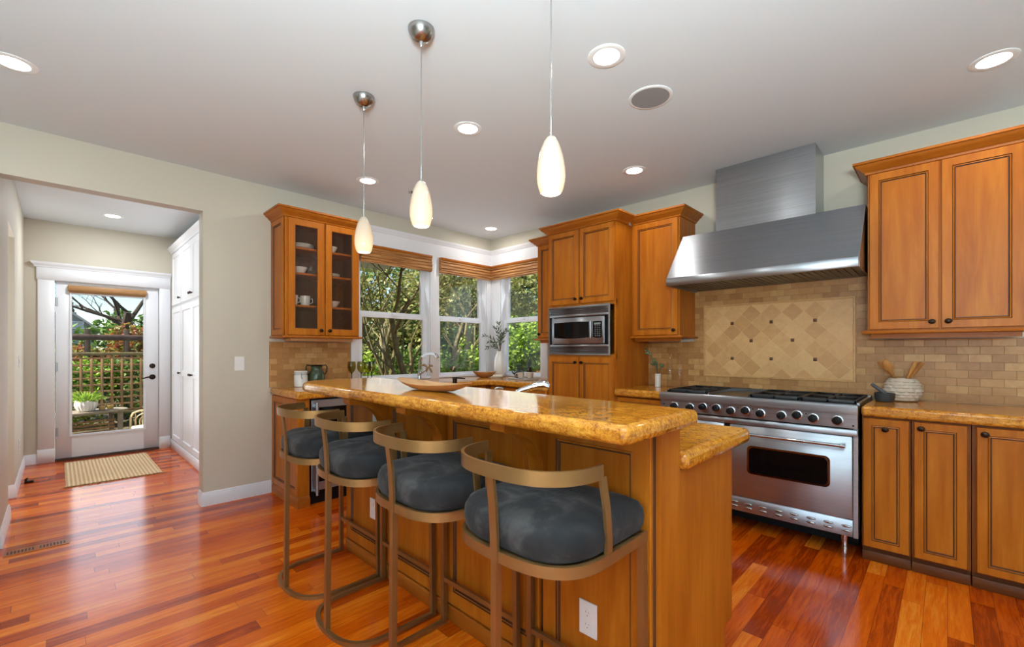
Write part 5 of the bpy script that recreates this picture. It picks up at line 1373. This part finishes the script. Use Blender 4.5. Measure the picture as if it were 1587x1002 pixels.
# patio furniture
ta = .30; tcx, tcy = -3.73, 3.98
def TT(u, v): return (tcx+u*math.cos(ta)-v*math.sin(ta), tcy+u*math.sin(ta)+v*math.cos(ta))
t = thing('garden_table', 'grey wooden patio table with slatted curved front outside the hall door', 'table', (tcx, tcy, GZ+.02))
pts = [TT(.40*math.copysign(abs(math.cos(a))**.6, math.cos(a)), .22*math.copysign(abs(math.sin(a))**.8, math.sin(a))) for a in [2*PI*i/32 for i in range(32)]]
part('table_top', MB().extr(pts, 2, .425, .452), GREYW, t, bev=.004)
for u, v in ((-.28, -.13), (.28, -.13), (-.28, .13), (.28, .13)):
    x, y = TT(u, v); part('leg', MB().cbox(x-.028, y-.028, GZ+.02, x+.028, y+.028, .425, .004), GREYW, t)
mb = MB()
for i in range(9):
    z = GZ+.10+i*.048
    mb.sweep([(*TT(-.25+.5*k/8, -.06+.05*math.sin(PI*k/8)), z) for k in range(9)], [(-.006,-.013),(.006,-.013),(.006,.013),(-.006,.013)], up=(0,0,1))
part('slats', mb, TRELL, t)
px_, py_ = TT(-.06, -.06)
t = thing('potted_fern', 'white petal-shaped pot with bright green fern on the patio table', 'plant', (px_, py_, .4525))
mb = MB(); loops = []
for r, h in [(.060,0),(.080,.01),(.108,.07),(.112,.11),(.102,.142),(.094,.142),(.09,.10)]:
    loops.append([(px_+r*(1+.07*math.cos(9*2*PI*i/72)**2)*math.cos(2*PI*i/72), py_+r*(1+.07*math.cos(9*2*PI*i/72)**2)*math.sin(2*PI*i/72), .4525+h+(.012*math.cos(9*2*PI*i/72)**2 if h > .12 else 0)) for i in range(72)])
part('pot', mb.loft(loops), CER, t)
lm = MB()
for i in range(90):
    a, e = rng.uniform(0, 2*PI), rng.uniform(.35, 1.3); d = Vector((math.cos(a)*math.cos(e), math.sin(a)*math.cos(e), math.sin(e)))
    b = Vector((px_+.03*math.cos(a), py_+.03*math.sin(a), .56))
    for k in range(3): leaf_mb(lm, b+d*(.04+.05*k)-Vector((0,0,.006*k*k)), d-Vector((0,0,.12*k)), .075, .013, rng)
part('fronds', lm, LEAF_BRIGHT, t, fix=False)
for k, (u, v, lb) in enumerate(((.10, -.08, 'clear glass of amber drink on the patio table, next to the white pot'), (.20, -.05, 'clear glass of amber drink on the patio table, right of its twin'))):
    x, y = TT(u, v); t = thing('drinking_glass', lb, 'glass', (x, y, .4525), 'drinks on the patio table')
    part('glass_wall', lath(MB(), [(.030,0),(.036,.003),(.042,.13),(.040,.13),(.034,.007),(.002,.006)], x, y, .4525), CLEAR, t)
    part('drink', lath(MB(), [(.033,.008),(.0365,.055),(.002,.055)], x, y, .4525), plain('amber_juice', (206, 164, 84), .3), t)
t = thing('garden_chair', 'cream rattan lounge chair with white cushion outside the hall door', 'chair', (-3.12, 3.86, GZ+.02))
cxx, cyy = -3.12, 3.86; fr = MB()
A = lambda u, z, v=0: (cxx+u, cyy+v, z)
fr.tube([A(-.20,.02,.0), A(-.20,.32,.02), A(-.17,.385,.03), A(-.10,.41,.035), A(.10,.41,.035), A(.17,.385,.03), A(.20,.32,.02), A(.20,.02,.0)], .013, 8)
for rr_ in (.15, .10): fr.tube([A(-rr_,.20,.005)]+[A(-rr_*math.cos(PI*i/10), .24+(rr_*.75)*math.sin(PI*i/10)+.03, .02) for i in range(11)]+[A(rr_,.20,.005)], .008, 6)
for k in range(5): u = -.14+k*.07; fr.tube([A(u,.20,.0), A(u*1.05,.405-abs(u)*.1,.034)], .006, 6)
part('backrest', fr, RATTAN, t)
part('seat', MB().cbox(cxx-.22, cyy-.36, .12, cxx+.22, cyy+.02, .15, .01), RATTAN, t)
part('seat_cushion', MB().cbox(cxx-.21, cyy-.35, .15, cxx+.21, cyy-.01, .215, .025), LINEN, t)
for u, v in ((-.19,-.33),(.19,-.33),(-.19,-.01),(.19,-.01)): part('leg', MB().tube([A(u,.13,v), A(u*1.05,GZ+.02,v*1.02)], .013, 8), RATTAN, t)
lm = MB()
for i in range(60):
    a = rng.uniform(0, 2*PI); b = Vector((-3.86+rng.uniform(-.08,.08), 3.50+rng.uniform(-.06,.06), GZ+.02)); d = Vector((math.cos(a)*.35, math.sin(a)*.35, 1)).normalized()
    L = rng.uniform(.14,.30); s_ = d.cross(Vector((0,0,1))).normalized()*.004; m_ = b+d*L*.6; e = b+d*L+Vector((math.cos(a), math.sin(a), -.3))*.05
    lm.add([b-s_, b+s_, m_+s_*.8, m_-s_*.8, e], [(0,1,2,3),(3,2,4)])
solo('grass_tuft', lm, GRASSG, 'tuft of green grass in front of the patio table', 'grass', (-3.86, 3.5, GZ+.02), kind='stuff', fix=False)
